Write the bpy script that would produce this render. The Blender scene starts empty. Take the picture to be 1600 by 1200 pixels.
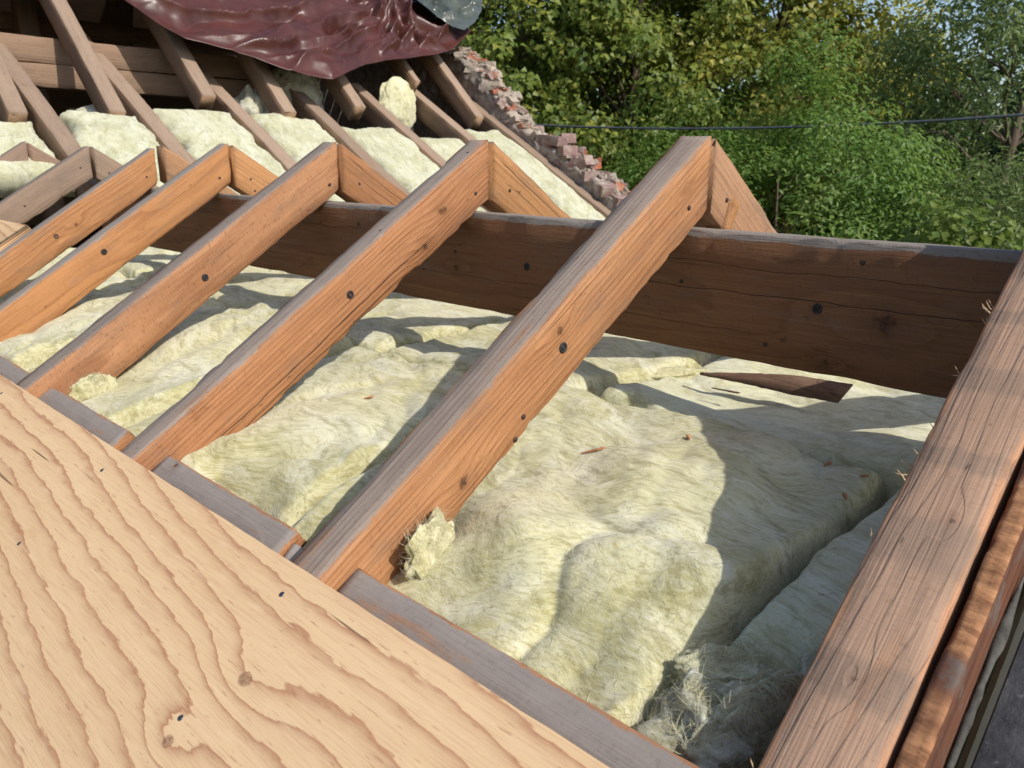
import bpy, math, random
import numpy as np
from mathutils import Vector, Matrix

# ---------------------------------------------------------------- camera, sky, sun, exposure
scene = bpy.context.scene
COL = scene.collection
RAD = math.radians
PITCH, ROLL, AZ, FPX = 0.27526, 0.00833, 0.76563, 1238.07
ca, sa = math.cos(AZ), math.sin(AZ)
right = Vector((ca, sa, 0)); fwd = Vector((-sa, ca, 0)); upv = Vector((0, 0, 1))
cf = fwd*math.cos(PITCH) - upv*math.sin(PITCH)
cu = fwd*math.sin(PITCH) + upv*math.cos(PITCH)
ri = right*math.cos(ROLL) + cu*math.sin(ROLL)
ui = cu*math.cos(ROLL) - right*math.sin(ROLL)
cam = bpy.data.cameras.new('camera'); cam_o = bpy.data.objects.new('camera', cam); COL.objects.link(cam_o)
cam_o.matrix_world = Matrix(((ri.x, ui.x, -cf.x, 0), (ri.y, ui.y, -cf.y, 0), (ri.z, ui.z, -cf.z, 0), (0, 0, 0, 1)))
cam.sensor_width = 36; cam.lens = 36*FPX/1600; cam.clip_start = .02; cam.clip_end = 2000
scene.camera = cam_o
cam.dof.use_dof = True; cam.dof.focus_distance = 1.15; cam.dof.aperture_fstop = 13.0

SUN = Vector((1.12, .08, 1.0)).normalized()
world = bpy.data.worlds.new('World'); scene.world = world; world.use_nodes = True
wn = world.node_tree; wn.nodes.clear()
sky = wn.nodes.new('ShaderNodeTexSky'); sky.sky_type = 'NISHITA'; sky.sun_disc = False
sky.sun_elevation = math.asin(SUN.z); sky.sun_rotation = math.atan2(SUN.x, SUN.y)
sky.altitude = 100; sky.dust_density = 1.6
bg = wn.nodes.new('ShaderNodeBackground'); bg.inputs['Strength'].default_value = .15
wo = wn.nodes.new('ShaderNodeOutputWorld')
wn.links.new(sky.outputs[0], bg.inputs[0]); wn.links.new(bg.outputs[0], wo.inputs[0])
sl = bpy.data.lights.new('sun', 'SUN'); sl.energy = 4.1; sl.angle = RAD(.53); sl.color = (1, .955, .88)
so = bpy.data.objects.new('sun', sl); COL.objects.link(so); so.rotation_euler = SUN.to_track_quat('Z', 'Y').to_euler()
vs = scene.view_settings; vs.view_transform = 'Standard'; vs.look = 'None'; vs.exposure = .1; vs.gamma = 1; vs.use_curve_mapping = False

# ---------------------------------------------------------------- numeric helpers
rng = np.random.default_rng(7)
_p = rng.permutation(256); _p = np.concatenate([_p, _p, _p])
_g = rng.normal(size=(256, 3)); _g /= np.linalg.norm(_g, axis=1)[:, None]
def pn(x, y, z=0.0):
    x, y, z = np.broadcast_arrays(np.asarray(x, float), np.asarray(y, float), np.asarray(z, float))
    xi, yi, zi = np.floor(x).astype(int), np.floor(y).astype(int), np.floor(z).astype(int)
    fx, fy, fz = x-xi, y-yi, z-zi
    u, v, w = [t*t*t*(t*(t*6-15)+10) for t in (fx, fy, fz)]
    r = 0
    for a in (0, 1):
        for b in (0, 1):
            for c in (0, 1):
                h = _p[_p[_p[(xi+a) & 255]+((yi+b) & 255)]+((zi+c) & 255)]
                g = _g[h]
                d = g[..., 0]*(fx-a)+g[..., 1]*(fy-b)+g[..., 2]*(fz-c)
                r = r + d*(u if a else 1-u)*(v if b else 1-v)*(w if c else 1-w)
    return r*1.5
def fbm(x, y, z=0.0, o=4, g=.5):
    r = 0; a = 1.0; f = 1.0
    for i in range(o):
        r = r + a*pn(x*f+i*17.3, y*f+i*9.1, z*f+i*3.7); a *= g; f *= 2.03
    return r
def sstep(a, b, x):
    t = np.clip((x-a)/(b-a), 0, 1); return t*t*(3-2*t)

def mesh_np(name, V, F, smooth=False):
    """V (n,3); F list of (m,k) int arrays."""
    me = bpy.data.meshes.new(name)
    V = np.asarray(V, np.float32)
    me.vertices.add(len(V)); me.vertices.foreach_set('co', V.ravel())
    F = [np.asarray(f, np.int32) for f in (F if isinstance(F, list) else [F]) if len(f)]
    idx = np.concatenate([f.ravel() for f in F]); tot = np.concatenate([np.full(len(f), f.shape[1], np.int32) for f in F])
    start = np.concatenate([[0], np.cumsum(tot)[:-1]]).astype(np.int32)
    me.loops.add(len(idx)); me.loops.foreach_set('vertex_index', idx)
    me.polygons.add(len(tot)); me.polygons.foreach_set('loop_start', start)
    try: me.polygons.foreach_set('loop_total', tot)
    except Exception: pass
    if smooth: me.polygons.foreach_set('use_smooth', np.ones(len(tot), bool))
    me.update(calc_edges=True); me.validate()
    return me
def link(name, me, mat=None, parent=None, M=None, label=None, cat=None, group=None, kind=None):
    o = bpy.data.objects.new(name, me); COL.objects.link(o)
    if mat is not None and me is not None and len(me.materials) == 0: me.materials.append(mat)
    if parent is not None: o.parent = parent
    if M is not None: o.matrix_local = M
    if label: o['label'] = label
    if cat: o['category'] = cat
    if group: o['group'] = group
    if kind: o['kind'] = kind
    return o
def empty(name, loc, label, cat, group=None):
    o = bpy.data.objects.new(name, None); COL.objects.link(o); o.location = loc; o.empty_display_size = .1
    o['label'] = label; o['category'] = cat
    if group: o['group'] = group
    return o
def frame(origin, x, up):
    x = Vector(x).normalized(); z = Vector(up); z = (z-x*z.dot(x)).normalized(); y = z.cross(x)
    M = Matrix((x, y, z)).transposed().to_4x4(); M.translation = Vector(origin); return M
def box_mesh(name, x0, x1, y0, y1, z0, z1, bev=.0):
    import bmesh
    bm = bmesh.new(); bmesh.ops.create_cube(bm, size=1)
    for v in bm.verts: v.co = ((x0+x1)/2+v.co.x*(x1-x0), (y0+y1)/2+v.co.y*(y1-y0), (z0+z1)/2+v.co.z*(z1-z0))
    if bev: bmesh.ops.bevel(bm, geom=bm.edges[:], offset=bev, segments=1, affect='EDGES')
    me = bpy.data.meshes.new(name); bm.to_mesh(me); bm.free(); return me

# ---------------------------------------------------------------- node helpers
class NT:
    def __init__(s, name):
        s.m = bpy.data.materials.new(name); s.m.use_nodes = True; s.t = s.m.node_tree; s.t.nodes.clear()
        s.out = s.t.nodes.new('ShaderNodeOutputMaterial')
    def set(s, sock, v):
        if isinstance(v, bpy.types.NodeSocket): s.t.links.new(v, sock)
        elif v is not None:
            if isinstance(v, (tuple, list)) and sock.type == 'RGBA' and len(v) == 3: v = (*v, 1)
            sock.default_value = v
    def node(s, ty, ins=None, **kw):
        n = s.t.nodes.new(ty)
        for k, v in kw.items(): setattr(n, k, v)
        for k, v in (ins or {}).items(): s.set(n.inputs[k], v)
        return n
    def ma(s, op, a, b=None, c=None, clamp=False):
        n = s.t.nodes.new('ShaderNodeMath'); n.operation = op; n.use_clamp = clamp
        for i, v in enumerate((a, b, c)):
            if v is not None: s.set(n.inputs[i], v)
        return n.outputs[0]
    def add(s, a, b): return s.ma('ADD', a, b)
    def sub(s, a, b): return s.ma('SUBTRACT', a, b)
    def mul(s, a, b): return s.ma('MULTIPLY', a, b)
    def ss(s, a, b, x):
        n = s.t.nodes.new('ShaderNodeMapRange'); n.interpolation_type = 'SMOOTHSTEP'
        s.set(n.inputs[0], x); s.set(n.inputs[1], a); s.set(n.inputs[2], b); n.inputs[3].default_value = 0; n.inputs[4].default_value = 1
        return n.outputs[0]
    def xyz(s, v):
        n = s.t.nodes.new('ShaderNodeSeparateXYZ'); s.set(n.inputs[0], v); return n.outputs
    def vec(s, x, y, z):
        n = s.t.nodes.new('ShaderNodeCombineXYZ')
        for i, v in enumerate((x, y, z)): s.set(n.inputs[i], v)
        return n.outputs[0]
    def vop(s, op, a, b):
        n = s.t.nodes.new('ShaderNodeVectorMath'); n.operation = op; s.set(n.inputs[0], a); s.set(n.inputs[1], b); return n.outputs[0]
    def noise(s, v, scale=1, detail=3, rough=.55, dist=0, color=False):
        n = s.t.nodes.new('ShaderNodeTexNoise'); s.set(n.inputs['Vector'], v)
        n.inputs['Scale'].default_value = scale; n.inputs['Detail'].default_value = detail; n.inputs['Roughness'].default_value = rough; n.inputs['Distortion'].default_value = dist
        return n.outputs['Color' if color else 0]
    def mix(s, f, a, b, bt='MIX'):
        n = s.t.nodes.new('ShaderNodeMix'); n.data_type = 'RGBA'; n.blend_type = bt
        s.set(n.inputs[0], f); s.set(n.inputs[6], a); s.set(n.inputs[7], b); return n.outputs[2]
    def coord(s, which='Object'): return s.t.nodes.new('ShaderNodeTexCoord').outputs[which]
    def bump(s, h, dist=.001, strength=1.0):
        n = s.t.nodes.new('ShaderNodeBump'); n.inputs['Distance'].default_value = dist; n.inputs['Strength'].default_value = strength
        s.set(n.inputs['Height'], h); return n.outputs[0]
    def bsdf(s, col, rough=.8, normal=None, spec=.3, **kw):
        n = s.t.nodes.new('ShaderNodeBsdfPrincipled'); s.set(n.inputs['Base Color'], col); s.set(n.inputs['Roughness'], rough)
        n.inputs['Specular IOR Level'].default_value = spec
        if normal is not None: s.set(n.inputs['Normal'], normal)
        for k, v in kw.items(): s.set(n.inputs[k.replace('_', ' ')], v)
        s.t.links.new(n.outputs[0], s.out.inputs[0]); return n
    def add_all(s, *a):
        r = a[0]
        for b in a[1:]: r = s.add(r, b)
        return r

def wood(name, early=(.50, .235, .095), late=(.27, .105, .04), grey=(.20, .165, .14), top=1.0, allgrey=0.0,
         freq=140, pith=(.03, -.2), knots=(), cracks=(), saw=.5, seed=0.0, dark=(.03, .022, .016), rough=.82, contrast=.75, bands=(), lap=0.0, hw=.03):
    """local x = along the timber, top face at z = 0."""
    n = NT(name); P = n.coord(); x, y, z = n.xyz(P)
    sx = n.add(x, seed*3.17)
    low = n.noise(n.vec(n.mul(sx, 1.3), n.mul(y, 5), n.mul(z, 5)), 1, 2, .5, color=True)
    lx, ly, lz = n.xyz(low)
    yw = n.add(y, n.mul(n.sub(lx, .5), .05)); zw = n.add(z, n.mul(n.sub(ly, .5), .05))
    dy = n.sub(yw, pith[0]); dz = n.sub(zw, pith[1])
    r = n.ma('SQRT', n.add(n.mul(dy, dy), n.mul(dz, dz)))
    kmask = None; halo = None
    for (kx, ky, kz, kr) in knots:
        ax = n.sub(x, kx); ay = n.sub(y, ky); az = n.sub(z, kz)
        wob = n.mul(n.sub(n.noise(P, 75, 3), .5), kr*1.8)
        d2 = n.add_all(n.mul(n.mul(ax, ax), .12), n.mul(ay, ay), n.mul(az, az))
        infl = n.ma('EXPONENT', n.mul(d2, -1/(kr*2.2)**2))
        r = n.add(r, n.mul(infl, kr*1.5))
        d = n.add(n.ma('SQRT', n.add_all(n.mul(n.mul(ax, ax), .8), n.mul(ay, ay), n.mul(az, az))), wob)
        k = n.sub(1, n.ss(kr*.45, kr*1.0, d)); hl = n.mul(n.sub(1, n.ss(kr*.5, kr*3.6, d)), n.noise(P, 40, 4, .7))
        kmask = k if kmask is None else n.ma('MAXIMUM', kmask, k); halo = hl if halo is None else n.ma('MAXIMUM', halo, hl)
    fine = n.noise(n.vec(n.mul(sx, 9), n.mul(y, 420), n.mul(z, 420)), 1, 3, .6)
    med = n.noise(n.vec(n.mul(sx, 3), n.mul(y, 70), n.mul(z, 70)), 1, 3, .6)
    fr = n.ma('FRACT', n.add(n.mul(r, freq), n.mul(med, .35)))
    ring = n.mul(n.ma('POWER', fr, 2.2), n.sub(1, n.ss(.9, 1.0, fr)))
    big = n.noise(n.vec(n.mul(sx, 2.2), n.mul(y, 9), n.mul(z, 9)), 1, 4, .6)
    f = n.ma('MULTIPLY', n.add_all(n.mul(ring, .62), n.mul(n.sub(fine, .5), 1.5), n.mul(n.sub(med, .5), .7), n.mul(n.sub(big, .5), .9), .12), contrast, clamp=True)
    colr = n.mix(f, early, late)
    fl2 = n.noise(n.vec(n.mul(sx, 5), n.mul(y, 240), n.mul(z, 240)), 1, 2, .5)
    colr = n.mix(n.mul(n.ss(.60, .70, fl2), .26), colr, tuple(c*.6 for c in late))
    colr = n.mix(n.mul(n.sub(1, n.ss(.30, .38, fl2)), .35), colr, tuple(min(1, c*1.3+.02) for c in early))
    # pale scuffs with lengthwise streaks
    sc = n.ss(.62, .75, n.noise(n.vec(n.mul(sx, 6), n.mul(y, 45), n.mul(z, 45)), 1, 3, .65))
    colr = n.mix(n.mul(sc, .35), colr, tuple(min(1, c*1.35+.03) for c in early))
    st = n.ss(.60, .72, n.noise(n.vec(n.mul(sx, 5), n.mul(y, 16), n.mul(z, 16)), 1, 5, .7))
    colr = n.mix(n.mul(st, .45), colr, tuple(c*.42 for c in late))
    # grey weathered skin on the top face, ragged where it laps the edge, and optional all-over greying
    rag = n.noise(n.vec(n.mul(sx, 14), n.mul(y, 40), n.mul(z, 40)), 1, 4, .65)
    g = n.ss(-.0055-lap, -.0028-lap, n.add(z, n.mul(n.sub(rag, .5), .011+lap)))
    worn = n.ss(.60, .70, n.noise(n.vec(n.mul(sx, 5), n.mul(y, 30), n.mul(z, 30)), 1, 4, .6))
    ew = n.ss(hw-.0065, hw-.004, n.add(n.ma('ABSOLUTE', y), n.mul(n.sub(n.noise(n.vec(n.mul(sx, 16), n.mul(y, 20), 5.5), 1, 4, .7), .55), .022)))
    g = n.mul(n.mul(n.mul(g, top), n.sub(1, n.mul(worn, .55))), n.sub(1, n.mul(ew, .85)))
    ga = n.mul(n.ss(.25, .7, big), allgrey)
    g = n.ma('MAXIMUM', g, n.ma('MAXIMUM', ga, allgrey*.75))
    gcol = n.mix(n.add_all(n.mul(fine, .35), n.mul(med, .25), n.mul(n.noise(P, 38, 5, .7), .35)), tuple(c*1.4 for c in grey), tuple(c*.62 for c in grey))
    gcol = n.mix(n.mul(n.ss(.5, .75, big), .5), gcol, tuple(c*.62 for c in grey))
    colr = n.mix(g, colr, gcol)
    if kmask is not None:
        kc = n.mix(n.ss(.35, .65, n.noise(P, 190, 4, .7)), tuple(c*.9 for c in late), dark)
        colr = n.mix(n.mul(halo, .4), colr, tuple(c*.55 for c in late))
        colr = n.mix(n.mul(kmask, .9), colr, kc)
    sawn = n.noise(n.vec(n.mul(n.add(sx, n.mul(z, .3)), 330), n.mul(y, 14), n.mul(z, 14)), 1, 2, .5)
    h = n.add_all(n.mul(ring, .5), n.mul(fine, .9), n.mul(sawn, saw), n.mul(med, .6))
    for (x0, x1, z0, amp, wd) in cracks:
        cz = n.sub(n.sub(z, z0), n.mul(n.sub(n.noise(n.vec(n.mul(x, 7), seed, z0*50), 1, 3, .6), .5), amp))
        gate = n.mul(n.ss(x0, x0+.05, x), n.sub(1, n.ss(x1-.05, x1, x)))
        wv = n.mul(n.noise(n.vec(n.mul(x, 25), 0, seed), 1, 2), wd*2)
        cm = n.mul(n.sub(1, n.ss(n.mul(wv, .4), wv, n.ma('ABSOLUTE', cz))), gate)
        colr = n.mix(n.mul(cm, .9), colr, dark); h = n.sub(h, n.mul(cm, 2.5))
    flk = n.ss(.56, .72, n.noise(n.vec(n.mul(n.add(sx, n.mul(z, .25)), 210), n.mul(y, 85), n.mul(z, 85)), 1, 2, .6))
    colr = n.mix(n.mul(flk, .16+.16*min(saw, 1.6)), colr, tuple(c*.5 for c in late))
    drt = n.noise(n.vec(n.mul(sx, 7), n.mul(y, 22), n.mul(z, 22)), 1, 6, .72)
    colr = n.mix(n.mul(n.ss(.48, .72, drt), .36), colr, tuple(c*.55 for c in grey))
    for bx, bw in bands:
        bm_ = n.mul(n.sub(1, n.ss(bw*.6, bw*1.15, n.ma('ABSOLUTE', n.add(n.sub(x, bx), n.mul(n.sub(drt, .5), .03))))), n.ss(-.02, -.002, z))
        colr = n.mix(n.mul(bm_, .42), colr, tuple(c*.58 for c in grey))
    # pores and dirt pits
    pit = n.ss(.72, .78, n.noise(n.vec(n.mul(sx, 30), n.mul(y, 90), n.mul(z, 90)), 1, 2, .5))
    colr = n.mix(n.mul(pit, .55), colr, dark)
    n.bsdf(colr, rough, n.bump(h, .0016, .8), .2)
    return n.m

def timber_mesh(name, L, w, d, sh0=0, sh1=0, chip=1.0, seed=0, step=.016, warp=.0015, taper=None):
    n = max(8, int(L/step)); s = np.linspace(0, 1, n)
    xs = s*L
    ch = []
    for k in range(4):
        a = pn(xs*9+seed*7.1, k*5.3+.5, seed)
        b = pn(xs*45+seed*3.1, k*7.7+.5, seed+4.2)
        c = .0009+.0026*np.abs(b)+chip*(.011*np.clip(a-.12, 0, 1)+.008*np.clip(pn(xs*28+seed, k*3.1, 8.8)-.25, 0, 1))
        ch.append(c)
    hw = w/2; rings = []
    def pt(y, z): return (y, z)
    prof = []
    # corner order: (+y,top) (-y,top) (-y,bot) (+y,bot)
    c0, c1, c2, c3 = ch
    one = np.ones(n)
    ring = [(hw*one, -c0*1.3), (hw*one-c0, 0*one)]
    for f in (.66, .33): ring.append(((-hw+w*f)*one, 0*one))
    ring += [(-hw*one+c1, 0*one), (-hw*one, -c1*1.3)]
    for f in (.33, .66): ring.append((-hw*one, -d*f*one))
    ring += [(-hw*one, -d*one+c2), (-hw*one+c2, -d*one)]
    for f in (.33, .66): ring.append(((-hw+w*f)*one, -d*one))
    ring += [(hw*one-c3*1.5, -d*one), (hw*one, -d*one+c3*1.5)]
    for f in (.66, .33): ring.append((hw*one, -d*f*one))
    m = len(ring)
    V = np.zeros((n, m, 3))
    for j, (yy, zz) in enumerate(ring):
        bow = warp*pn(xs*1.1+seed, 3.3, seed+j*.05)*2; bz = warp*pn(xs*1.3+seed, 9.3, seed)*2
        un = .0009*pn(xs*14+seed, j*.9, seed*1.7)
        V[:, j, 1] = yy+bow+un*np.sign(yy); V[:, j, 2] = zz+bz+un
        V[:, j, 0] = (sh0*V[:, j, 2])*(1-s)+(L+sh1*V[:, j, 2])*s
        jag = .0015*np.sin(j*2.3+seed); V[0, j, 0] += jag; V[-1, j, 0] += jag
    V = V.reshape(-1, 3)
    i = np.arange(n-1)[:, None]*m; j = np.arange(m)[None, :]
    a = i+j; b = i+(j+1) % m
    Q = np.stack([a, b, b+m, a+m], -1).reshape(-1, 4)[:, ::-1]
    cap0 = np.arange(m)[None, :]; cap1 = (np.arange(m)+(n-1)*m)[::-1][None, :]
    return mesh_np(name, V, [Q, cap0[:, ::-1][:, ::-1], cap1])

def timber(name, A, dirv, up, L, w, d, mat, label=None, cat=None, group=None, parent=None, **kw):
    me = timber_mesh(name, L, w, d, **kw)
    return link(name, me, mat, parent, frame(A, dirv, up), label, cat, group)

# ---------------------------------------------------------------- plain materials
def simple(name, col, rough=.7, var=.25, scale=8, bump=.0, bscale=60, spec=.3, metal=0.0):
    n = NT(name); P = n.coord(); a = n.noise(P, scale, 5, .6)
    c = n.mix(n.ss(.3, .7, a), tuple(v*(1-var) for v in col), tuple(min(1, v*(1+var)) for v in col))
    nm = n.bump(n.noise(P, bscale, 5, .65), bump) if bump else None
    n.bsdf(c, rough, nm, spec, Metallic=metal); return n.m

M_steel = simple('blackened_screw_steel', (.03, .026, .026), .65, .5, 400, spec=.3)
M_nail = simple('bright_nail_steel', (.14, .14, .16), .38, .4, 300, spec=.5, metal=.8)
M_rust = simple('rusty_nail_steel', (.05, .03, .022), .7, .5, 300)
M_dark = simple('dusty_dark_board', (.07, .05, .038), .9, .4, 12, .002)
M_pipe = simple('orange_clay', (.42, .16, .06), .7, .3, 40, .001)

# screws: washer head with a recessed socket; nails: thin domed disc
def lathe(name, prof, seg=16):
    V = []; F = []
    for r, h in prof:
        for k in range(seg): V.append((r*math.cos(2*math.pi*k/seg), r*math.sin(2*math.pi*k/seg), h))
    n = len(prof)
    for i in range(n-1):
        for k in range(seg): F.append((i*seg+k, i*seg+(k+1) % seg, (i+1)*seg+(k+1) % seg, (i+1)*seg+k))
    return mesh_np(name, np.array(V), [np.array(F), np.arange((n-1)*seg, n*seg)[None, :], np.arange(seg)[::-1][None, :]])
ME_screw = lathe('screw', [(.0085, -.004), (.0085, .0005), (.0075, .0016), (.0052, .0016), (.005, .0004), (.0036, .0004), (.0034, .0022), (.0022, .0024), (.002, -.001), (.0004, -.0012)])
ME_screw.materials.append(M_steel)
ME_nail = lathe('nail', [(.0036, -.01), (.0036, .0004), (.003, .0011), (.0004, .0013)], 12); ME_nail.materials.append(M_nail)
ME_old = lathe('nail', [(.0042, -.01), (.0042, .0008), (.0034, .0016), (.0004, .0019)], 10); ME_old.materials.append(M_rust)
ME_pin = lathe('nail', [(.0026, -.01), (.0026, .0004), (.0004, .0008)], 10); ME_pin.materials.append(M_rust)
def stud(parent, me, name, p, nrm):
    z = Vector(nrm).normalized(); q = z.to_track_quat('Z', 'Y'); M = q.to_matrix().to_4x4(); M.translation = Vector(p)
    return link(name, me, None, parent, M)

# ---------------------------------------------------------------- the setting
RP = 0.57163                      # pitch of the small cross gable
cp, sp_, tp = math.cos(RP), math.sin(RP), math.tan(RP)
RY, RZ = 1.25, .045               # ridge line: y, z
def near_pt(X, x, off=0.0): return Vector((X, RY-cp*x-sp_*off, RZ-sp_*x+cp*off))
GROUND = -7.0

def ground_mat():
    n = NT('rough_garden_grass'); P = n.coord(); a = n.noise(P, .6, 6, .6); b = n.noise(P, 30, 4, .7)
    n.bsdf(n.mix(n.add(n.mul(a, .6), n.mul(b, .4)), (.035, .06, .018), (.09, .10, .04)), .95, n.bump(b, .03)); return n.m
g = np.linspace(-1, 1, 61); gx, gy = np.meshgrid(np.sign(g)*np.abs(g)**2.5*900, np.sign(g)*np.abs(g)**2.5*900, indexing='ij')
rr = np.hypot(gx, gy); gz = GROUND+sstep(25, 300, rr)*2.0*fbm(gx/90, gy/90, 0, 3)
ii = np.arange(60)[:, None]*61+np.arange(60)[None, :]
link('ground', mesh_np('ground', np.stack([gx, gy, gz], -1).reshape(-1, 3), np.stack([ii, ii+61, ii+62, ii+1], -1).reshape(-1, 4), True), ground_mat(), kind='structure')

M_floor = wood('attic_floor_board', (.20, .12, .07), (.10, .06, .035), top=.4, seed=2.2)
fl = link('attic_floor', box_mesh('attic_floor', -9, -.215, -2.6, 4.45, -.78, -.66), M_dark, kind='structure')

# walls of the house under the roofs
M_wall = simple('weathered_render', (.33, .29, .25), .92, .18, 3, .003, 40)
hw = empty('house_wall', (-4, 1, GROUND), 'rendered masonry walls of the house below the open roof', 'wall')
for i, (a, b, c, d, e) in enumerate([(-.205, -.135, .60, 1.9, -.5), (-4.0, -.135, .34, .44, -.66), (-2.6, -.135, 2.10, 2.2, -.66), (-9.0, -8.8, -2.8, 4.4, -.7), (-8.8, -4.0, -2.8, -2.6, -.7), (-4.2, -4.0, -2.6, .34, -1.2), (-2.75, -2.6, 2.2, 4.4, -.9)]):
    link('wall', box_mesh('wall', a-hw.location.x, b-hw.location.x, c-hw.location.y, d-hw.location.y, 0, e-GROUND), M_wall, hw)

# ---------------------------------------------------------------- near rafters of the cross gable
rafter_specs = [
    # right face X, width, depth, pitch tint..., label
    dict(X=-.733, w=.062, d=.108, L=1.32, seed=1, early=(.50, .27, .135), late=(.30, .135, .060), grey=(.285, .222, .178), freq=150, pith=(.11, -.13), saw=.35,
         knots=[(.733, .031, -.075, .010), (.475, .03, -.03, .008)], cracks=[(.30, .52, -.012, .01, .0007)], studs=[('s', .482, -.055), ('o', .111, -.068), ('o', .60, -.083), ('o', .63, -.10)],
         top=[('o', .09, 0), ('o', .40, .004), ('o', .75, -.004)], chip=1.3,
         label='rafter with grey worn top and black bolt head, beside the large open insulation bay'),
    dict(X=-1.274, w=.060, d=.106, L=1.32, seed=2, early=(.455, .235, .118), late=(.27, .120, .056), grey=(.28, .225, .185), freq=120, pith=(.07, -.17), saw=.4,
         knots=[(.19, .03, -.05, .012), (.27, .03, -.082, .009)], cracks=[(.22, .86, -.078, .018, .0011), (.35, 1.0, -.096, .012, .0008)], studs=[('s', .472, -.046), ('o', .093, -.073)],
         top=[('o', .05, .01), ('o', .33, .006)], chip=1.8, label='rafter with a long split along its lower side and a chipped upper edge'),
    dict(X=-1.845, w=.066, d=.106, L=1.32, seed=3, early=(.46, .25, .135), late=(.30, .145, .072), grey=(.26, .21, .175), freq=95, pith=(.2, -.05), saw=1.6,
         knots=[], cracks=[], studs=[('s', .501, -.057), ('o', .082, -.076)], top=[], chip=1.0, label='rafter with rough saw marks across its orange face'),
    dict(X=-2.44, w=.060, d=.104, L=1.32, seed=4, early=(.49, .255, .115), late=(.34, .16, .068), grey=(.28, .24, .205), freq=170, pith=(.25, -.04), saw=.25,
         knots=[], cracks=[], studs=[('s', .507, -.037), ('o', .087, -.067)], top=[], chip=.8, label='smooth straight grained orange rafter fourth from the gable end'),
    dict(X=-2.952, w=.060, d=.104, L=1.32, seed=5, early=(.48, .255, .12), late=(.32, .15, .066), grey=(.26, .225, .195), freq=130, pith=(.15, -.1), saw=.4,
         knots=[(.38, .03, -.055, .008)], cracks=[], studs=[('s', .456, -.049), ('o', .085, -.062)], top=[('o', .30, .0)], chip=1.0, gap=.022, label='orange rafter with a wide open gap at its peak joint'),
    dict(X=-3.641, w=.062, d=.106, L=.80, seed=6, early=(.36, .22, .13), late=(.22, .13, .075), grey=(.22, .18, .15), freq=110, pith=(.1, -.15), saw=.4, allgrey=.8,
         knots=[], cracks=[], studs=[('o', .353, -.051), ('o', .083, -.05)], top=[], chip=1.0, label='greyed brown rafter with plywood laid against its lower end'),
]
rafter_specs = rafter_specs
for sp in rafter_specs:
    m = wood('rafter_pine', (sp['early'][0]*.90, sp['early'][1]*.83, sp['early'][2]*.76), (sp['late'][0]*.80, sp['late'][1]*.72, sp['late'][2]*.66), sp['grey'], hw=sp['w']/2, freq=sp['freq'], pith=sp['pith'], contrast=1.0, knots=sp['knots'], cracks=sp['cracks'], saw=sp['saw'], seed=sp['seed'], allgrey=sp.get('allgrey', 0))
    Xc = sp['X']-sp['w']/2
    gap = sp.get('gap', .004)
    o = timber('rafter', near_pt(Xc, gap/cp), (0, -cp, -sp_), (0, -sp_, cp), sp['L'], sp['w'], sp['d'], m, sp['label'], 'rafter', 'rafters on the near side of the small ridge', sh0=-tp, chip=sp['chip'], seed=sp['seed'])
    for k, x, z in sp['studs']:
        stud(o, ME_screw if k == 's' else ME_old, 'screw' if k == 's' else 'nail', (x, sp['w']/2+.0002, z), (0, 1, 0))
    for k, x, y in sp['top']: stud(o, ME_pin, 'nail', (x, y, 0), (0, 0, 1))

# the jack rafter at the valley, on the main slope
m = wood('rafter_pine', (.34, .2, .12), (.2, .115, .07), (.20, .16, .135), allgrey=.75, seed=7.3)
timber('rafter', (-3.97, 1.10, .060), (0, -cp, -sp_), (0, -sp_, cp), .62, .058, .10, m, 'short grey brown rafter at the valley, farthest along the small ridge', 'rafter', 'rafters on the near side of the small ridge', sh0=-tp, seed=7)

# rake rafter at the gable end
m = wood('rake_pine', (.50, .265, .15), (.27, .128, .068), (.31, .235, .18), top=.55, freq=190, pith=(.10, -.30), seed=8.1, saw=.35, contrast=.8, hw=.038, bands=[(.28, .022), (.36, .012), (.455, .02), (.56, .014), (.66, .03), (.80, .022), (.93, .02)],
         knots=[(.80, -.005, 0, .004), (.63, .012, 0, .004)], cracks=[])
rk = timber('rafter', near_pt(-.172, .004), (0, -cp, -sp_), (0, -sp_, cp), 1.32, .076, .13, m, 'wide weathered rafter at the gable end beside the brown painted board', 'rafter', 'rafters on the near side of the small ridge', sh0=-tp, chip=1.2, seed=8)
for x, y in ((.735, -.006), (.60, .012), (.885, -.012), (.45, -.01)): stud(rk, ME_pin, 'nail', (x, y, -.001), (0, 0, 1))
# pale splinters torn up along the inner edge of the rake rafter
M_splint = simple('torn_pine_fibre', (.62, .42, .25), .9, .25, 60)
def splinter_mesh(name, L, w, t, seed, bend=.1):
    n = 10; s = np.linspace(0, 1, n); V = []
    for i in range(n):
        ww = w*(1-s[i]**3)*(.75+.25*math.sin(i*2.1+seed)); zz = bend*L*s[i]**2; yo = .12*L*math.sin(s[i]*2+seed)
        V += [(s[i]*L, yo-ww/2, zz), (s[i]*L, yo+ww/2, zz), (s[i]*L, yo+ww*.3, zz+t*(1-s[i]*.8)), (s[i]*L, yo-ww*.3, zz+t*(1-s[i]*.8))]
    F = []
    for i in range(n-1):
        for k in range(4): F.append((i*4+k, i*4+(k+1) % 4, i*4+4+(k+1) % 4, i*4+4+k))
    return mesh_np(name, np.array(V), [np.array(F), np.array([[3, 2, 1, 0]]), np.array([[n*4-4, n*4-3, n*4-2, n*4-1]])])
rnd = random.Random(4)
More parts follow.
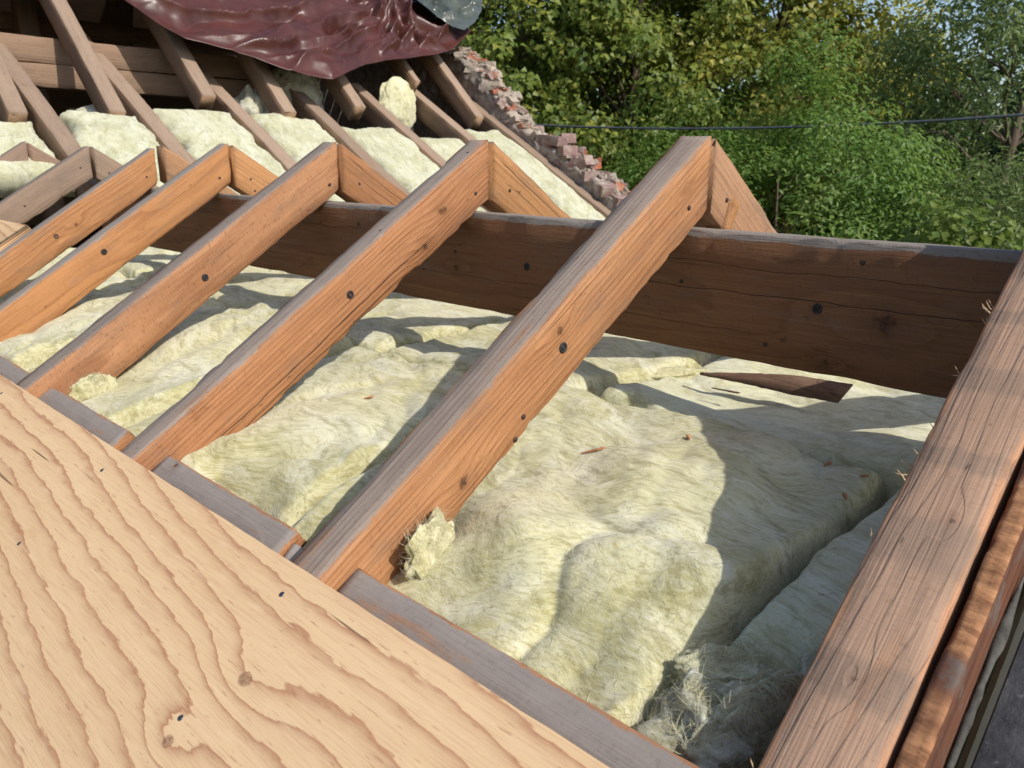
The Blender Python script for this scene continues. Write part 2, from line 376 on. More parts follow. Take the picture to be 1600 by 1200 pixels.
for k in range(26):
    x = rnd.choice([.36, .365, .57, .575, .585, .66, .67]) + rnd.uniform(-.02, .02) if k < 17 else rnd.uniform(.3, 1.0)
    me = splinter_mesh('splinter', rnd.uniform(.006, .017), rnd.uniform(.0012, .0028), .0008, k, rnd.uniform(-.2, .5))
    M = frame((x, -.038, -rnd.uniform(.001, .02)), (rnd.uniform(-1, .6), -rnd.uniform(.25, .8), rnd.uniform(-.1, .8)), (0, -.3, 1))
    link('splinter', me, M_splint, rk, M)

# ---------------------------------------------------------------- far rafters
far_specs = [(-.762, .058, .84, (.42, .22, .11), .25, 'far rafter with pale scuffed face, at the end peak above the ridge beam'),
             (-1.304, .058, .84, (.40, .20, .085), .0, 'far rafter with a cracked brown face and a nail, below the split rafter peak'),
             (-1.876, .060, .84, (.33, .155, .07), .0, 'red brown far rafter behind the saw marked rafter'),
             (-2.470, .060, .84, (.47, .235, .10), .0, 'orange far rafter with two nails, behind the smooth straight rafter'),
             (-2.982, .060, .66, (.40, .21, .10), .2, 'far rafter across the wide open peak joint'),
             (-3.670, .060, .34, (.34, .21, .12), .7, 'short grey far rafter meeting the greyed rafter'),
             (-3.975, .058, .42, (.33, .19, .11), .5, 'short dark far rafter at the valley peak')]
for k, (X, w, L, e, ag, lab) in enumerate(far_specs):
    m = wood('far_rafter_pine', e, tuple(c*.5 for c in e), allgrey=ag, top=.8, seed=11+k*1.7, pith=(-.12, -.12), freq=110,
             cracks=[(.03, .5, -.022, .012, .001), (.1, .6, -.05, .01, .0006)] if k in (1, 2) else [])
    yk, zk = (RY, RZ) if k < 6 else (1.10, .060)
    o = timber('far_rafter', (X, yk+.012, zk-.006), (0, cp, -sp_), (0, sp_, cp), L, w, .106, m, lab, 'rafter', 'rafters on the far side of the small ridge', sh0=-tp, seed=30+k, chip=1.2)
    for x, z in [(.10, -.06)]+([(.13, -.085)] if k == 3 else []): stud(o, ME_old, 'nail', (x, -w/2-.0002, z), (0, -1, 0))
# rake pair on the far side
m = wood('far_rafter_pine', (.42, .22, .12), (.2, .1, .05), seed=19.3, top=.7)
timber('far_rafter', (-.172, RY+.012, RZ-.006), (0, cp, -sp_), (0, sp_, cp), .9, .07, .13, m, 'far rafter over the gable end of the small roof', 'rafter', 'rafters on the far side of the small ridge', sh0=-tp, seed=41)

# small stub wedged under the end peak
m = wood('stub_pine', (.40, .2, .08), (.2, .09, .04), top=.2, seed=23.1, freq=200)
timber('wedge_block', (-.745, 1.300, -.118), (0, .40, .9), (0, -.9, .40), .060, .04, .024, m, 'small pine wedge block under the end peak on the ridge beam', 'block', seed=23)

# ---------------------------------------------------------------- ridge beam: two boards side by side
BT, BB = -.111, -.322
rb = empty('ridge_beam', (-1.6, 1.25, BB), 'long dark brown double board beam running under the rafter peaks', 'beam')
# board origin at X = -3.5, so that local x = X + 3.5
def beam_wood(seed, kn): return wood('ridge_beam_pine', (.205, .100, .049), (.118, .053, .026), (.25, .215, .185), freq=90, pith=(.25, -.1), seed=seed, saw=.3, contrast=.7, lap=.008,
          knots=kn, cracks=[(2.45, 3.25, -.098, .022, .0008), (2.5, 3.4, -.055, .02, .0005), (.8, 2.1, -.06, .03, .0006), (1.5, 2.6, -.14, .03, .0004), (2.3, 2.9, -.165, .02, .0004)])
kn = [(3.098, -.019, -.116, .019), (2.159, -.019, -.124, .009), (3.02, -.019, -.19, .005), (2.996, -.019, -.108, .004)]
rel = -rb.location
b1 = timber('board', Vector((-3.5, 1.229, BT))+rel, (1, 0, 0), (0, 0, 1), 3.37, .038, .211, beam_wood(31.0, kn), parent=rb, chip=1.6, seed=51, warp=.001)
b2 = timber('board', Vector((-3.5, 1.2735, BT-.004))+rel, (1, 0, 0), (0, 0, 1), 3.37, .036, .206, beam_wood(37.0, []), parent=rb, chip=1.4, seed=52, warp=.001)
for me, nm, X, z in [(ME_screw, 'screw', -1.123, -.213), (ME_old, 'nail', -.751, -.203), (ME_screw, 'screw', -.504, -.219), (ME_old, 'nail', -.444, -.142), (ME_old, 'nail', -.584, -.289), (ME_old, 'nail', -1.712, -.16), (ME_old, 'nail', -1.345, -.20)]:
    stud(b1, me, nm, (X+3.5, -.0192, z-BT), (0, -1, 0))

# ---------------------------------------------------------------- blocking boards between the rafters, along the plywood edge
blk = [(-1.858, -1.437, .0, 'grey blocking board beside the saw marked rafter, its cut end short of the split rafter', 61),
       (-1.268, -.872, .0, 'grey blocking board with a knot, between the split rafter and the bolted rafter', 62),
       (-.731, -.212, .0, 'long grey blocking board between the bolted rafter and the gable end rafter', 63),
       (-2.42, -1.93, .0, 'grey blocking board between the smooth rafter and the saw marked rafter', 64)]
for x0, x1, dz, lab, sd in blk:
    m = wood('grey_blocking_pine', (.42, .2, .09), (.22, .09, .04), (.26, .225, .20), freq=160, seed=sd*.77, top=1.0, saw=.15, hw=.056, pith=(.02, -.3), knots=[(.045, .045, 0, .006)] if sd == 62 else [])
    yb = .496
    A = Vector((x0, yb-.06*cp, RZ-(RY-yb)*tp-.03/cp*1.0-.06*sp_))
    A = near_pt(x0, (RY-yb+sp_*.03)/cp, -.03); A = A-Vector((0, cp, sp_))*.055
    timber('blocking_board', A, (1, 0, 0), (0, -sp_, cp), x1-x0, .11, .028, m, lab, 'board', 'blocking boards between the rafters', chip=.7, seed=sd, step=.012)
m = wood('grey_blocking_pine', (.42, .30, .2), (.25, .18, .12), (.36, .33, .30), freq=160, seed=44.4, top=1.0, allgrey=.8, hw=.04)
A = near_pt(-.872, (RY-.496+sp_*.04)/cp, -.044)-Vector((0, cp, sp_))*.045
timber('board_offcut', A, (1, 0, .0), (0, -sp_-.12, cp), .085, .075, .03, m, 'small pale grey offcut wedged against the bolted rafter', 'offcut', chip=1.5, seed=66, step=.008)

# ---------------------------------------------------------------- plywood
def ply_mat(seed, knots=()):
    n = NT('fresh_plywood'); P = n.coord(); x, y, z = n.xyz(P)
    xx = n.add(x, seed)
    wv = n.noise(n.vec(n.mul(xx, .75), n.mul(y, 1.9), seed), 1, 2, .5)
    wv2 = n.noise(n.vec(n.mul(xx, 6.0), n.mul(y, 16), seed+3), 1, 3, .55)
    ser = n.noise(n.vec(n.mul(xx, 22), n.mul(y, 130), seed), 1, 3, .6)
    F = n.add_all(n.mul(n.add(y, n.mul(xx, .09)), 31), n.mul(wv, 5.0), n.mul(wv2, .9), n.mul(ser, .42))
    km = None
    for kx, ky, kr in knots:
        ax = n.sub(x, kx); ay = n.sub(y, ky)
        d2 = n.add(n.mul(n.mul(ax, ax), .22), n.mul(ay, ay))
        F = n.add(F, n.mul(n.ma('EXPONENT', n.mul(d2, -1/(kr*4.0)**2)), 1.1))
        d = n.add(n.ma('SQRT', n.add(n.mul(n.mul(ax, ax), .5), n.mul(ay, ay))), n.mul(n.sub(n.noise(P, 90, 2), .5), kr*.6))
        k = n.sub(1, n.ss(kr*.7, kr*1.05, d)); km = k if km is None else n.ma('MAXIMUM', km, k)
    fr = n.ma('FRACT', F)
    line = n.mul(n.add(n.mul(n.ma('POWER', fr, 6.5), .95), n.mul(n.ma('POWER', fr, 2.2), .25)), n.sub(1, n.ss(.93, 1.0, fr)))
    amt = n.noise(n.vec(n.mul(xx, 2), n.mul(y, 7), 4), 1, 3, .6)
    fine = n.noise(n.vec(n.mul(xx, 14), n.mul(y, 520), 0), 1, 3, .65)
    med = n.noise(n.vec(n.mul(xx, 4), n.mul(y, 55), 0), 1, 4, .6)
    big = n.noise(n.vec(n.mul(xx, 1.5), n.mul(y, 5), 2), 1, 3, .5)
    c = n.mix(n.add(n.mul(n.sub(big, .5), 1.1), n.add(.35, n.mul(n.sub(med, .5), .9))), (.72, .51, .295), (.61, .40, .21))
    c = n.mix(n.mul(n.ma('MULTIPLY', line, n.add(.55, amt), clamp=True), .95), c, (.37, .165, .085))
    c = n.mix(n.mul(n.ss(.48, .68, fine), .40), c, (.46, .25, .14))
    c = n.mix(n.mul(n.ss(.58, .7, n.noise(n.vec(n.mul(xx, 9), n.mul(y, 90), 7), 1, 3, .6)), .3), c, (.76, .55, .35))
    dsh = n.noise(n.vec(n.mul(xx, 30), n.mul(y, 260), 11), 1, 2, .5)
    c = n.mix(n.mul(n.ss(.66, .72, dsh), .5), c, (.33, .16, .085))
    c = n.mix(n.mul(n.ss(.55, .75, n.noise(n.vec(n.mul(xx, 5), n.mul(y, 12), 21), 1, 5, .7)), .22), c, (.50, .34, .22))
    # open splits along the veneer
    cr = n.noise(n.vec(n.mul(xx, 3.2), n.mul(y, 110), 9+seed), 1, 1, .4)
    crk = n.mul(n.ss(.70, .735, cr), n.ss(.55, .65, n.noise(n.vec(n.mul(xx, 1.5), n.mul(y, 4), 3.3), 1, 1)))
    c = n.mix(n.mul(crk, .75), c, (.12, .055, .025))
    if km is not None: c = n.mix(n.mul(km, .75), c, n.mix(n.ss(.4, .6, n.noise(P, 260, 4, .7)), (.40, .21, .11), (.13, .07, .045)))
    # the cut edge shows the plies
    ply = n.ss(.35, .65, n.ma('PINGPONG', n.mul(z, 1/.0036), 1))
    c = n.mix(n.ss(.0006, .0016, n.mul(z, -1)), c, n.mix(ply, (.30, .16, .08), (.62, .40, .22)))
    h = n.add_all(n.mul(fine, .8), n.mul(line, .8), n.mul(crk, -2), n.mul(med, .4))
    n.bsdf(c, .62, n.bump(h, .0007, .7), .3); return n.m
def sheet(label, X0, X1, ya, yb, seed, nails, knots, name='plywood_sheet'):
    """ya/yb: plan Y of the upslope and downslope edges of the top face; local x = +X, y = upslope, origin at the upslope edge, X0"""
    A = near_pt(X0, (RY-ya)/cp+0.0, 0); A = Vector((X0, ya, RZ-(RY-ya)*tp+.0185/cp))
    wid = (ya-yb)/cp; L = X1-X0
    nx = max(2, int(L/.03)); xs = np.linspace(0, L, nx)
    edge = .0012*fbm(xs*30+seed, seed, 0, 3)
    V = []; F = []
    for j, (y0, z) in enumerate([(1, -.018), (1, -.0008), (1, 0), (0, 0), (0, -.018)]):
        for i in range(nx):
            V.append((xs[i], (edge[i]*(1 if j < 3 else 0)-(.0012 if j == 2 else 0)) if y0 else -wid, z))
    for j in range(4):
        for i in range(nx-1): F.append((j*nx+i, j*nx+i+1, (j+1)*nx+i+1, (j+1)*nx+i))
    for i in range(nx-1): F.append((4*nx+i, 4*nx+i+1, i+1, i))
    E0 = [j*nx for j in range(5)]; E1 = [j*nx+nx-1 for j in range(5)]
    me = mesh_np(name, np.array(V), [np.array(F)[:, ::-1], np.array([E0]), np.array([E1[::-1]])])
    o = link(name, me, ply_mat(seed, knots), None, frame(A, (1, 0, 0), (0, -sp_, cp)), label, 'plywood')
    for X, Y in nails: stud(o, ME_nail, 'nail', (X-X0, -(ya-Y)/cp, -.0004), (0, 0, 1))
    return o
P0 = -2.75
def lk(X, Y): return (X-P0, -(.430-Y)/cp)
sheet('large fresh plywood sheet nailed over the rafter ends', P0, -.155, .430, -.62, 3.0,
      [(-1.288, .397), (-1.29, .268), (-.747, .40), (-.735, .268), (-1.868, .404), (-1.88, .28), (-1.29, .12), (-.74, .12), (-.2, .3)],
      [(*lk(-.698, .325), .0085), (*lk(-.725, .249), .007)])
sheet('offcut of plywood resting on the rafters by the valley', -4.3, -3.0, .805, .62, 9.4, [], [])

# ---------------------------------------------------------------- gable end trim outside the rake rafter
n = NT('brown_painted_board'); P = n.coord(); x, y, z = n.xyz(P)
a = n.noise(n.vec(n.mul(x, 4), n.mul(y, 60), n.mul(z, 60)), 1, 4, .65); b = n.noise(P, 25, 5, .7)
c = n.mix(n.ss(.35, .7, a), (.15, .062, .034), (.075, .032, .02)); c = n.mix(n.ss(.50, .66, b), c, (.12, .09, .075))
c = n.mix(n.mul(n.ss(.66, .72, n.noise(n.vec(n.mul(x, 10), n.mul(y, 200), n.mul(z, 200)), 1, 3)), .8), c, (.30, .26, .23))
torn = n.noise(n.vec(n.mul(x, 70), n.mul(y, 20), n.mul(z, 20)), 1, 4, .65)
tm = n.mul(n.ss(-.006, -.002, n.add(z, n.mul(n.sub(b, .5), .012))), n.mul(n.ss(.44, .50, n.noise(n.vec(n.mul(x, 6), 0, 0), 1, 2)), .95))
c = n.mix(tm, c, n.mix(n.ss(.3, .7, torn), (.46, .23, .11), (.16, .07, .035)))
n.bsdf(c, n.mix(tm, (.72, .72, .72), (.95, .95, .95)), n.bump(n.add_all(n.mul(a, .6), n.mul(b, .8), n.mul(n.mul(torn, tm), 3)), .0015), .2)
M_barge = n.m
ob = timber('barge_board', near_pt(-.1215, .02, -.002), (0, -cp, -sp_), (0, -sp_, cp), 1.32, .018, .16, M_barge, 'brown painted barge board with torn top edge outside the gable end rafter', 'board', chip=.9, seed=71, step=.006)
M_seal = simple('grey_sealant', (.07, .066, .058), .9, .45, 45, .002, 50)
n_ = 90; s = np.linspace(.25, 1.32, n_); V = []; F = []
for i in range(n_):
    r = .0035+.0025*pn(s[i]*14, 1.5)+.002*pn(s[i]*50, 4.5)
    r *= float(sstep(.0, .04, s[i]-.62))+.35
    for k in range(8):
        t = 2*math.pi*k/8; q = near_pt(-.109+r*.8*math.cos(t), s[i], -.074+r*math.sin(t)+.004*float(pn(s[i]*9, 7.7))); V.append(tuple(q))
F = [(i*8+k, i*8+(k+1) % 8, i*8+8+(k+1) % 8, i*8+8+k) for i in range(n_-1) for k in range(8)]
link('sealant_bead', mesh_np('sealant_bead', np.array(V), [np.array(F), np.arange(8)[None, ::-1], np.arange((n_-1)*8, n_*8)[None]], True), M_seal, label='lumpy grey sealant bead along the foot of the barge board', cat='sealant')
# slates stepping away outside the gable
n = NT('black_slate'); P = n.coord(); a = n.noise(P, 14, 6, .7); b = n.noise(P, 90, 4, .7)
c = n.mix(n.ss(.35, .75, a), (.020, .021, .024), (.075, .075, .078)); c = n.mix(n.mul(n.ss(.62, .7, b), .6), c, (.17, .17, .165))
n.bsdf(c, .5, n.bump(n.add(a, n.mul(b, .3)), .003), .5); M_slate = n.m
slr = empty('slate_verge', near_pt(-.02, .8, -.1), 'black slates beside the brown barge board', 'slates')
ME_sl = box_mesh('slate', -.11, .11, -.15, .15, -.005, .0, .0015); ME_sl.materials.append(M_slate)
Mi = Matrix.Translation(-slr.location)
k = 0
for i in range(9):
    for j in range(3):
        k += 1
        q = near_pt(.012+j*.222+(.11 if i % 2 else 0)-(.0), .15+i*.155, -.088+.0*j)
        if i % 2 and j == 2: continue
        M = Mi @ frame(q, (1, rnd.uniform(-.01, .01), rnd.uniform(-.012, .012)), (0, -sp_-.035, cp))
        link('slate', ME_sl, None, slr, M)
link('batten_deck', box_mesh('batten_deck', -.10, .6, -.8, .7, -.03, -.012), M_dark, slr, Mi @ frame(near_pt(0, .8, -.1), (1, 0, 0), (0, -sp_, cp)))

# ---------------------------------------------------------------- mineral wool
def wool_mat(name, pale=(.56, .525, .315), mid=(.42, .385, .18), deep=(.25, .215, .08), white=(.66, .635, .465), seed=0.0):
    n = NT(name); P0_ = n.coord(); P = n.vop('ADD', P0_, (seed*3.1, seed*1.7, seed))
    wp = n.noise(P, 3.0, 3, .5, color=True)
    Q = n.vop('ADD', P, n.vop('MULTIPLY', n.vop('SUBTRACT', wp, (.5, .5, .5)), (.28, .28, .28)))
    x, y, z = n.xyz(Q)
    st = n.noise(n.vec(n.mul(x, 7), n.mul(n.add(y, n.mul(x, .35)), 34), n.mul(z, 34)), 1, 4, .62)
    st2 = n.noise(n.vec(n.mul(x, 24), n.mul(n.sub(y, n.mul(x, .2)), 150), n.mul(z, 150)), 1, 4, .65)
    bl = n.noise(Q, 6.5, 5, .6)
    fz = n.noise(P, 330, 3, .7)
    c = n.mix(n.ss(.38, .64, bl), pale, mid)
    wz = n.noise(n.vec(n.mul(x, 6), n.mul(n.add(y, n.mul(x, .3)), 15), n.add(n.mul(z, 9), 3.7)), 1, 5, .62)
    c = n.mix(n.mul(n.ss(.48, .66, wz), .8), c, white)
    c = n.mix(n.mul(n.ss(.50, .66, st), .62), c, deep)
    c = n.mix(n.mul(n.ss(.50, .62, st2), .34), c, white)
    c = n.mix(n.mul(n.sub(1, n.ss(.36, .48, st2)), .45), c, deep)
    st3 = n.noise(n.vec(n.mul(x, 70), n.mul(n.add(y, n.mul(x, .15)), 430), n.mul(z, 430)), 1, 3, .65)
    c = n.mix(n.mul(n.ss(.52, .68, st3), .26), c, white)
    c = n.mix(n.mul(n.sub(1, n.ss(.34, .47, st3)), .24), c, deep)
    c = n.mix(n.mul(n.ss(.55, .72, fz), .22), c, white)
    dirt = n.ss(.735, .775, n.noise(P, 75, 2, .5)); c = n.mix(n.mul(dirt, .5), c, (.13, .11, .06))
    vo = n.node('ShaderNodeTexVoronoi', {'Vector': P, 'Scale': 260.0}); sp = n.sub(1, n.ss(.05, .12, vo.outputs['Distance']))
    sel = n.ss(.80, .84, n.xyz(vo.outputs['Color'])[0]); spk = n.mul(sp, sel)
    c = n.mix(spk, c, (.95, .93, .72))  # resin sparkle put into the colour as sparse bright specks
    h = n.add_all(n.mul(st, .35), n.mul(st2, .8), n.mul(fz, .4), n.mul(wz, .4), n.mul(st3, .6))
    b = n.bsdf(c, n.mix(spk, (.95, .95, .95), (.25, .25, .25)), n.bump(h, .0018, .7), .1, Sheen_Weight=.2, Sheen_Roughness=.6, Subsurface_Weight=.35, Subsurface_Scale=.012)
    b.inputs['Subsurface Radius'].default_value = (1, .9, .6)
    return n.m
M_wool = wool_mat('mineral_wool')
M_wool2 = wool_mat('mineral_wool_fresh', (.63, .61, .40), (.51, .485, .275), (.35, .32, .15), (.70, .685, .52), 2.0)
M_wool3 = wool_mat('mineral_wool_pale', (.50, .49, .33), (.40, .385, .23), (.27, .255, .135), (.56, .555, .43), 3.0)
M_woold = wool_mat('mineral_wool_shaggy', (.50, .485, .36), (.34, .325, .205), (.19, .17, .09), (.64, .64, .55), 5.0)
def fib_mat(name, col):
    n = NT(name); g_ = n.t.nodes.new('ShaderNodeNewGeometry'); r = g_.outputs['Random Per Island']
    n.bsdf(n.mix(r, tuple(c*.75 for c in col), tuple(min(1, c*1.12) for c in col)), .8, None, .3); return n.m
M_fib = fib_mat('wool_fibre', (.50, .47, .29))

def fibres(name, pts, nrm, parent, rs, lo=.006, hi=.02, wid=.00028, lift=.2, dirs=None, mat=None):
    """thin curved ribbons of wool lying on / standing off a surface"""
    n = len(pts); k = 6
    t = rs.normal(size=(n, 3)) if dirs is None else dirs+rs.normal(size=(n, 3))*.45
    t -= nrm*np.sum(t*nrm, 1)[:, None]; t /= np.linalg.norm(t, axis=1)[:, None]+1e-9
    b = np.cross(nrm, t); L = rs.uniform(lo, hi, n)[:, None]
    cur = rs.normal(size=(n, 1))*.9; lf = np.abs(rs.normal(size=(n, 1)))*lift
    V = np.zeros((n, k, 2, 3))
    for i in range(k):
        s_ = i/(k-1)
        c = pts+t*L*s_+b*L*cur*.5*s_*s_+nrm*(L*lf*(4*s_*(1-s_)*.35+.18*s_)-.001)
        w = wid*(1.15-s_*.8)
        side = b*.8+nrm*.45
        V[:, i, 0] = c-side*w; V[:, i, 1] = c+side*w
    base = (np.arange(n)*k*2)[:, None]+np.arange(k-1)[None, :]*2
    F = np.stack([base, base+1, base+3, base+2], -1).reshape(-1, 4)
    return link(name, mesh_np(name, V.reshape(-1, 3), F), mat or M_fib, parent, kind='stuff')

def batt(label, M, u0, u1, v0, v1, hfun, base, res, mat, seed, edge_r=.045, wob=.018, nf=0, group='insulation batts on the attic floor', name='insulation_batt', fl=(.006, .022), drop=1.0):
    nu, nv = int((u1-u0)/res)+2, int((v1-v0)/res)+2
    uu, vv = np.meshgrid(np.linspace(u0, u1, nu), np.linspace(v0, v1, nv), indexing='ij')
    e = np.minimum(np.minimum(uu-u0, u1-uu), np.minimum(vv-v0, v1-vv))
    ew = np.clip(e/edge_r, 0, 1)
    H = hfun(uu, vv)
    rnd_ = 1-np.sqrt(np.clip(1-(1-ew)**2, 0, 1))
    rag = .010*np.abs(fbm(uu*22+seed, vv*22, seed, 3))*(1-ew)
    bottom = base
    H = H-rnd_*(H-bottom)*.62*drop-rag
    k_ = (1-sstep(0, .1, e))
    U = uu+k_*wob*fbm(uu*7+seed, vv*7, 3.1, 4); W = vv+k_*wob*fbm(uu*7, vv*7+seed, 8.1, 4)
    V = np.stack([U, W, H], -1)
    idx = np.arange(nu*nv).reshape(nu, nv)
    Q = np.stack([idx[:-1, :-1], idx[1:, :-1], idx[1:, 1:], idx[:-1, 1:]], -1).reshape(-1, 4)
    ring = np.concatenate([idx[:, 0], idx[-1, 1:], idx[-2::-1, -1], idx[0, -2:0:-1]])
    Vb = V.reshape(-1, 3)[ring].copy(); Vb[:, 2] = bottom
    off = nu*nv; r2 = off+np.arange(len(ring)); nr = np.roll(np.arange(len(ring)), -1)
    S = np.stack([ring, r2, r2[nr], ring[nr]], -1)
    allV = np.concatenate([V.reshape(-1, 3), Vb]); org = np.array([(u0+u1)/2, (v0+v1)/2, bottom])
    me = mesh_np(name, allV-org, [Q, S, r2[None, ::-1]], True)
    Mo = (M or Matrix()) @ Matrix.Translation(Vector(org))
    o = link(name, me, mat, None, Mo, label, 'insulation', group)
    if nf:
        rs = np.random.default_rng(int(seed*10)+1)
        gu = np.gradient(V, axis=0); gv = np.gradient(V, axis=1); N = np.cross(gu, gv); N /= np.linalg.norm(N, axis=2)[..., None]+1e-12
        i_, j_ = rs.integers(0, nu, nf), rs.integers(0, nv, nf)
        fibres('loose_fibres', V[i_, j_]-org, N[i_, j_], o, rs, *fl)
        eb = ring[rs.integers(0, len(ring), nf//5)]
        pts = V.reshape(-1, 3)[eb]; nn_ = N.reshape(-1, 3)[eb]
        fibres('edge_fibres', pts-org, nn_, o, rs, .005, .02, .0003, .5)
    return o

def pil(n_, e_): return np.sqrt(n_*n_+e_*e_)-e_      # rounded swells with narrow valleys between
def floor_h(seed, lump=1.0, crease=1.0, tilt=0.0):
    def f(u, v):
        b = -.515+.085*sstep(.46, .92, v)+.0*u
        wu, wv_ = u+.06*fbm(u*4+seed, v*4, 1.1, 2), v+.06*fbm(u*4, v*4+seed, 5.1, 2)
        n1 = pn(wu*2.6+seed*2.3, wv_*3.1, seed)
        b = b+lump*.045*pn(u*2.3+seed, v*2.3, seed+7)+lump*.010*pn(wu*4+seed, wv_*4.5, seed+2)
        b = b-crease*.014*np.exp(-(n1/.09)**2)-crease*.003*np.exp(-(pn(wu*5.1+seed, wv_*6.2, seed+3)/.05)**2)
        b = b+lump*.030*pil(pn(wu*3.6+seed, wv_*4.4, seed+11), .06)+lump*.012*pil(pn(wu*7.1+seed, wv_*9, seed+13), .06)-.008
        b = b+.0016*fbm(wu*9+seed, wv_*20+wu*5, seed, 3)+.0009*fbm(wu*45, wv_*130+wu*25, seed, 3)
        return b
    return f
FB = -.66
def bigbay(u, v):
    h = floor_h(3.0, .55, .45)(u, v)
    # the pillow-like folds of the nearest batt
    h = h+.040*np.exp(-(((u+.62)/.13)**2+((v-.63)/.10)**2))+.036*np.exp(-(((u+.44)/.12)**2+((v-.66)/.14)**2))
    h = h+.038*np.exp(-(((u+.56)/.16)**2+((v-.90)/.10)**2))
    cx = u+.525+.25*(v-.62)+.015*np.sin(v*30)
    h = h-.011*np.exp(-(np.abs(cx)/.012)**1.2)*sstep(.80, .68, v)
    cy = v-.765-.18*(u+.55)+.02*np.sin(u*22)
    h = h-.009*np.exp(-(np.abs(cy)/.014)**1.3)*sstep(-.75, -.6, u)*sstep(-.36, -.42, u)
    a_ = u*.8+v*.6; b_ = v*.8-u*.6
    h = h+.040*pil(pn(a_*4.4+3.1+.3*pn(u*4, v*4, 2), b_*3.0, 4.4), .05)+.016*pil(pn(a_*8.5+1.1+.3*pn(u*6, v*6, 7), b_*6, 9.4), .06)-.012
    return h
batt('big rumpled wool batt, half in the gable shade, in the bay beside the bolted rafter', None, -.985, -.346, .488, 1.16, bigbay, FB, .0032, M_wool, 1.3, nf=11000, edge_r=.022, drop=.45, wob=.012)
batt('narrow strip of wool batt along the gable end wall', None, -.343, -.216, .60, 1.25, lambda u, v: floor_h(6.0, .5, .5)(u, v)-.004, FB, .004, M_wool2, 2.1, nf=2500, edge_r=.022, drop=.7, wob=.008)
batt('wool batt with a dark sunken edge by the knotted blocking board', None, -1.56, -1.0, .502, 1.09, lambda u, v: floor_h(9.0, .8, .7)(u, v)+.012-.06*np.exp(-(((u+1.05)/.16)**2+((v-.53)/.05)**2)), FB, .0038, M_wool, 3.7, nf=7000, edge_r=.022, drop=.4, wob=.012)
batt('wool batt under the saw marked rafter', None, -2.14, -1.575, .50, 1.10, lambda u, v: floor_h(12.0, .8, .6)(u, v)+.02, FB, .0045, M_wool, 4.9, nf=5000, edge_r=.022, drop=.4, wob=.012)
batt('wool batt under the smooth rafter', None, -2.78, -2.155, .50, 1.12, lambda u, v: floor_h(15.0, .9, .7)(u, v)+.025, FB, .006, M_wool, 5.5, nf=3000, edge_r=.022, drop=.4, wob=.012)
batt('wool batt near the valley under the wide jointed rafter', None, -3.62, -2.80, .50, 1.16, lambda u, v: floor_h(18.0, .9, .7)(u, v)+.05*sstep(-3, -3.5, u), FB, .008, M_wool2, 6.6, nf=1500)
far_rows = [(-.90, -.217, 21.0, 'pale wool batt under the beam, a long splinter lying on it', M_wool2, 6000), (-1.52, -.915, 24.0, 'wool batt with a thick torn yellow edge behind the bolted rafter', M_wool, 5000),
            (-2.22, -1.535, 27.0, 'wool batt with curled edges crossed by rafter shadows', M_wool, 4000), (-2.95, -2.235, 30.0, 'wool batt under the far end of the beam', M_wool, 2500), (-3.7, -2.965, 33.0, 'wool batt heaped in the dark corner at the valley', M_wool2, 1200)]
for u0, u1, sd, lab, mt, nf in far_rows:
    batt(lab, None, u0, u1, 1.115+(.05 if sd == 21 else 0), 2.08, lambda u, v, sd=sd: floor_h(sd, .6, .5)(u, v)+.004+.014*np.exp(-((v-1.19)/.07)**2)*(.5+.9*pn(u*3, sd))+(.04*sstep(-2.6, -3.2, u)), FB, .006, mt, sd*.37, nf=nf, edge_r=.02, wob=.02, drop=.32)

# torn wads: displaced lumps with many loose fibres
def wad(label, loc, rad, seed, nf, mat=M_woold, rot=0, amp=.35, fl=(.006, .022), lift=.45, name='insulation_wad', up=None, group=None):
    nu, nv = 72, 40
    th = np.linspace(0, 2*np.pi, nu, endpoint=False)[:, None]; ph = np.linspace(.02, np.pi-.02, nv)[None, :]
    d = np.stack([np.cos(th)*np.sin(ph), np.sin(th)*np.sin(ph), np.cos(ph)+0*th], -1)
    r = 1+amp*fbm(d[..., 0]*1.7+seed, d[..., 1]*1.7, d[..., 2]*1.7, 2, .4)-.10*np.exp(-(pn(d[..., 0]*1.6+seed, d[..., 1]*1.6, d[..., 2]*2.6)/.06)**2)
    r = r+.022*fbm(d[..., 0]*3+seed, d[..., 1]*3, d[..., 2]*18+seed, 3)
    V = d*r[..., None]*np.array(rad)
    idx = np.arange(nu*nv).reshape(nu, nv); nx_ = np.roll(idx, -1, axis=0)
    Q = np.stack([idx[:, :-1], idx[:, 1:], nx_[:, 1:], nx_[:, :-1]], -1).reshape(-1, 4)
    me = mesh_np(name, V.reshape(-1, 3), [Q, idx[:, 0][None, :], idx[:, -1][None, ::-1]], True)
    M = Matrix.Translation(Vector(loc)) @ (Matrix.Rotation(rot, 4, 'Z') if up is None else frame((0, 0, 0), up, (0, 0, 1)))
    o = link(name, me, mat, None, M, label, 'insulation', group)
    rs = np.random.default_rng(int(seed*100)); P = V.reshape(-1, 3); N = d.reshape(-1, 3)
    i_ = rs.integers(0, len(P), nf); fibres('loose_fibres', P[i_]*.98, N[i_], o, rs, *fl, .0003, lift)
    return o
wad('frayed shaggy wool wad in the corner by the long grey blocking board', (-.300, .575, -.515), (.055, .060, .045), 3.3, 5000, rot=.3, amp=.4)
wad('flat peeled layer of wool standing in the corner by the long grey blocking board', (-.262, .600, -.485), (.012, .062, .036), 3.9, 2200, rot=-.35, amp=.3)
wad('small swirl of torn wool beside the gable end rafter', (-.238, .68, -.50), (.030, .07, .035), 4.1, 1600, rot=.2, amp=.3)
wad('pale flap of wool lying over the corner wad', (-.318, .635, -.478), (.045, .030, .010), 4.7, 1500, M_wool2, rot=.9, amp=.35)
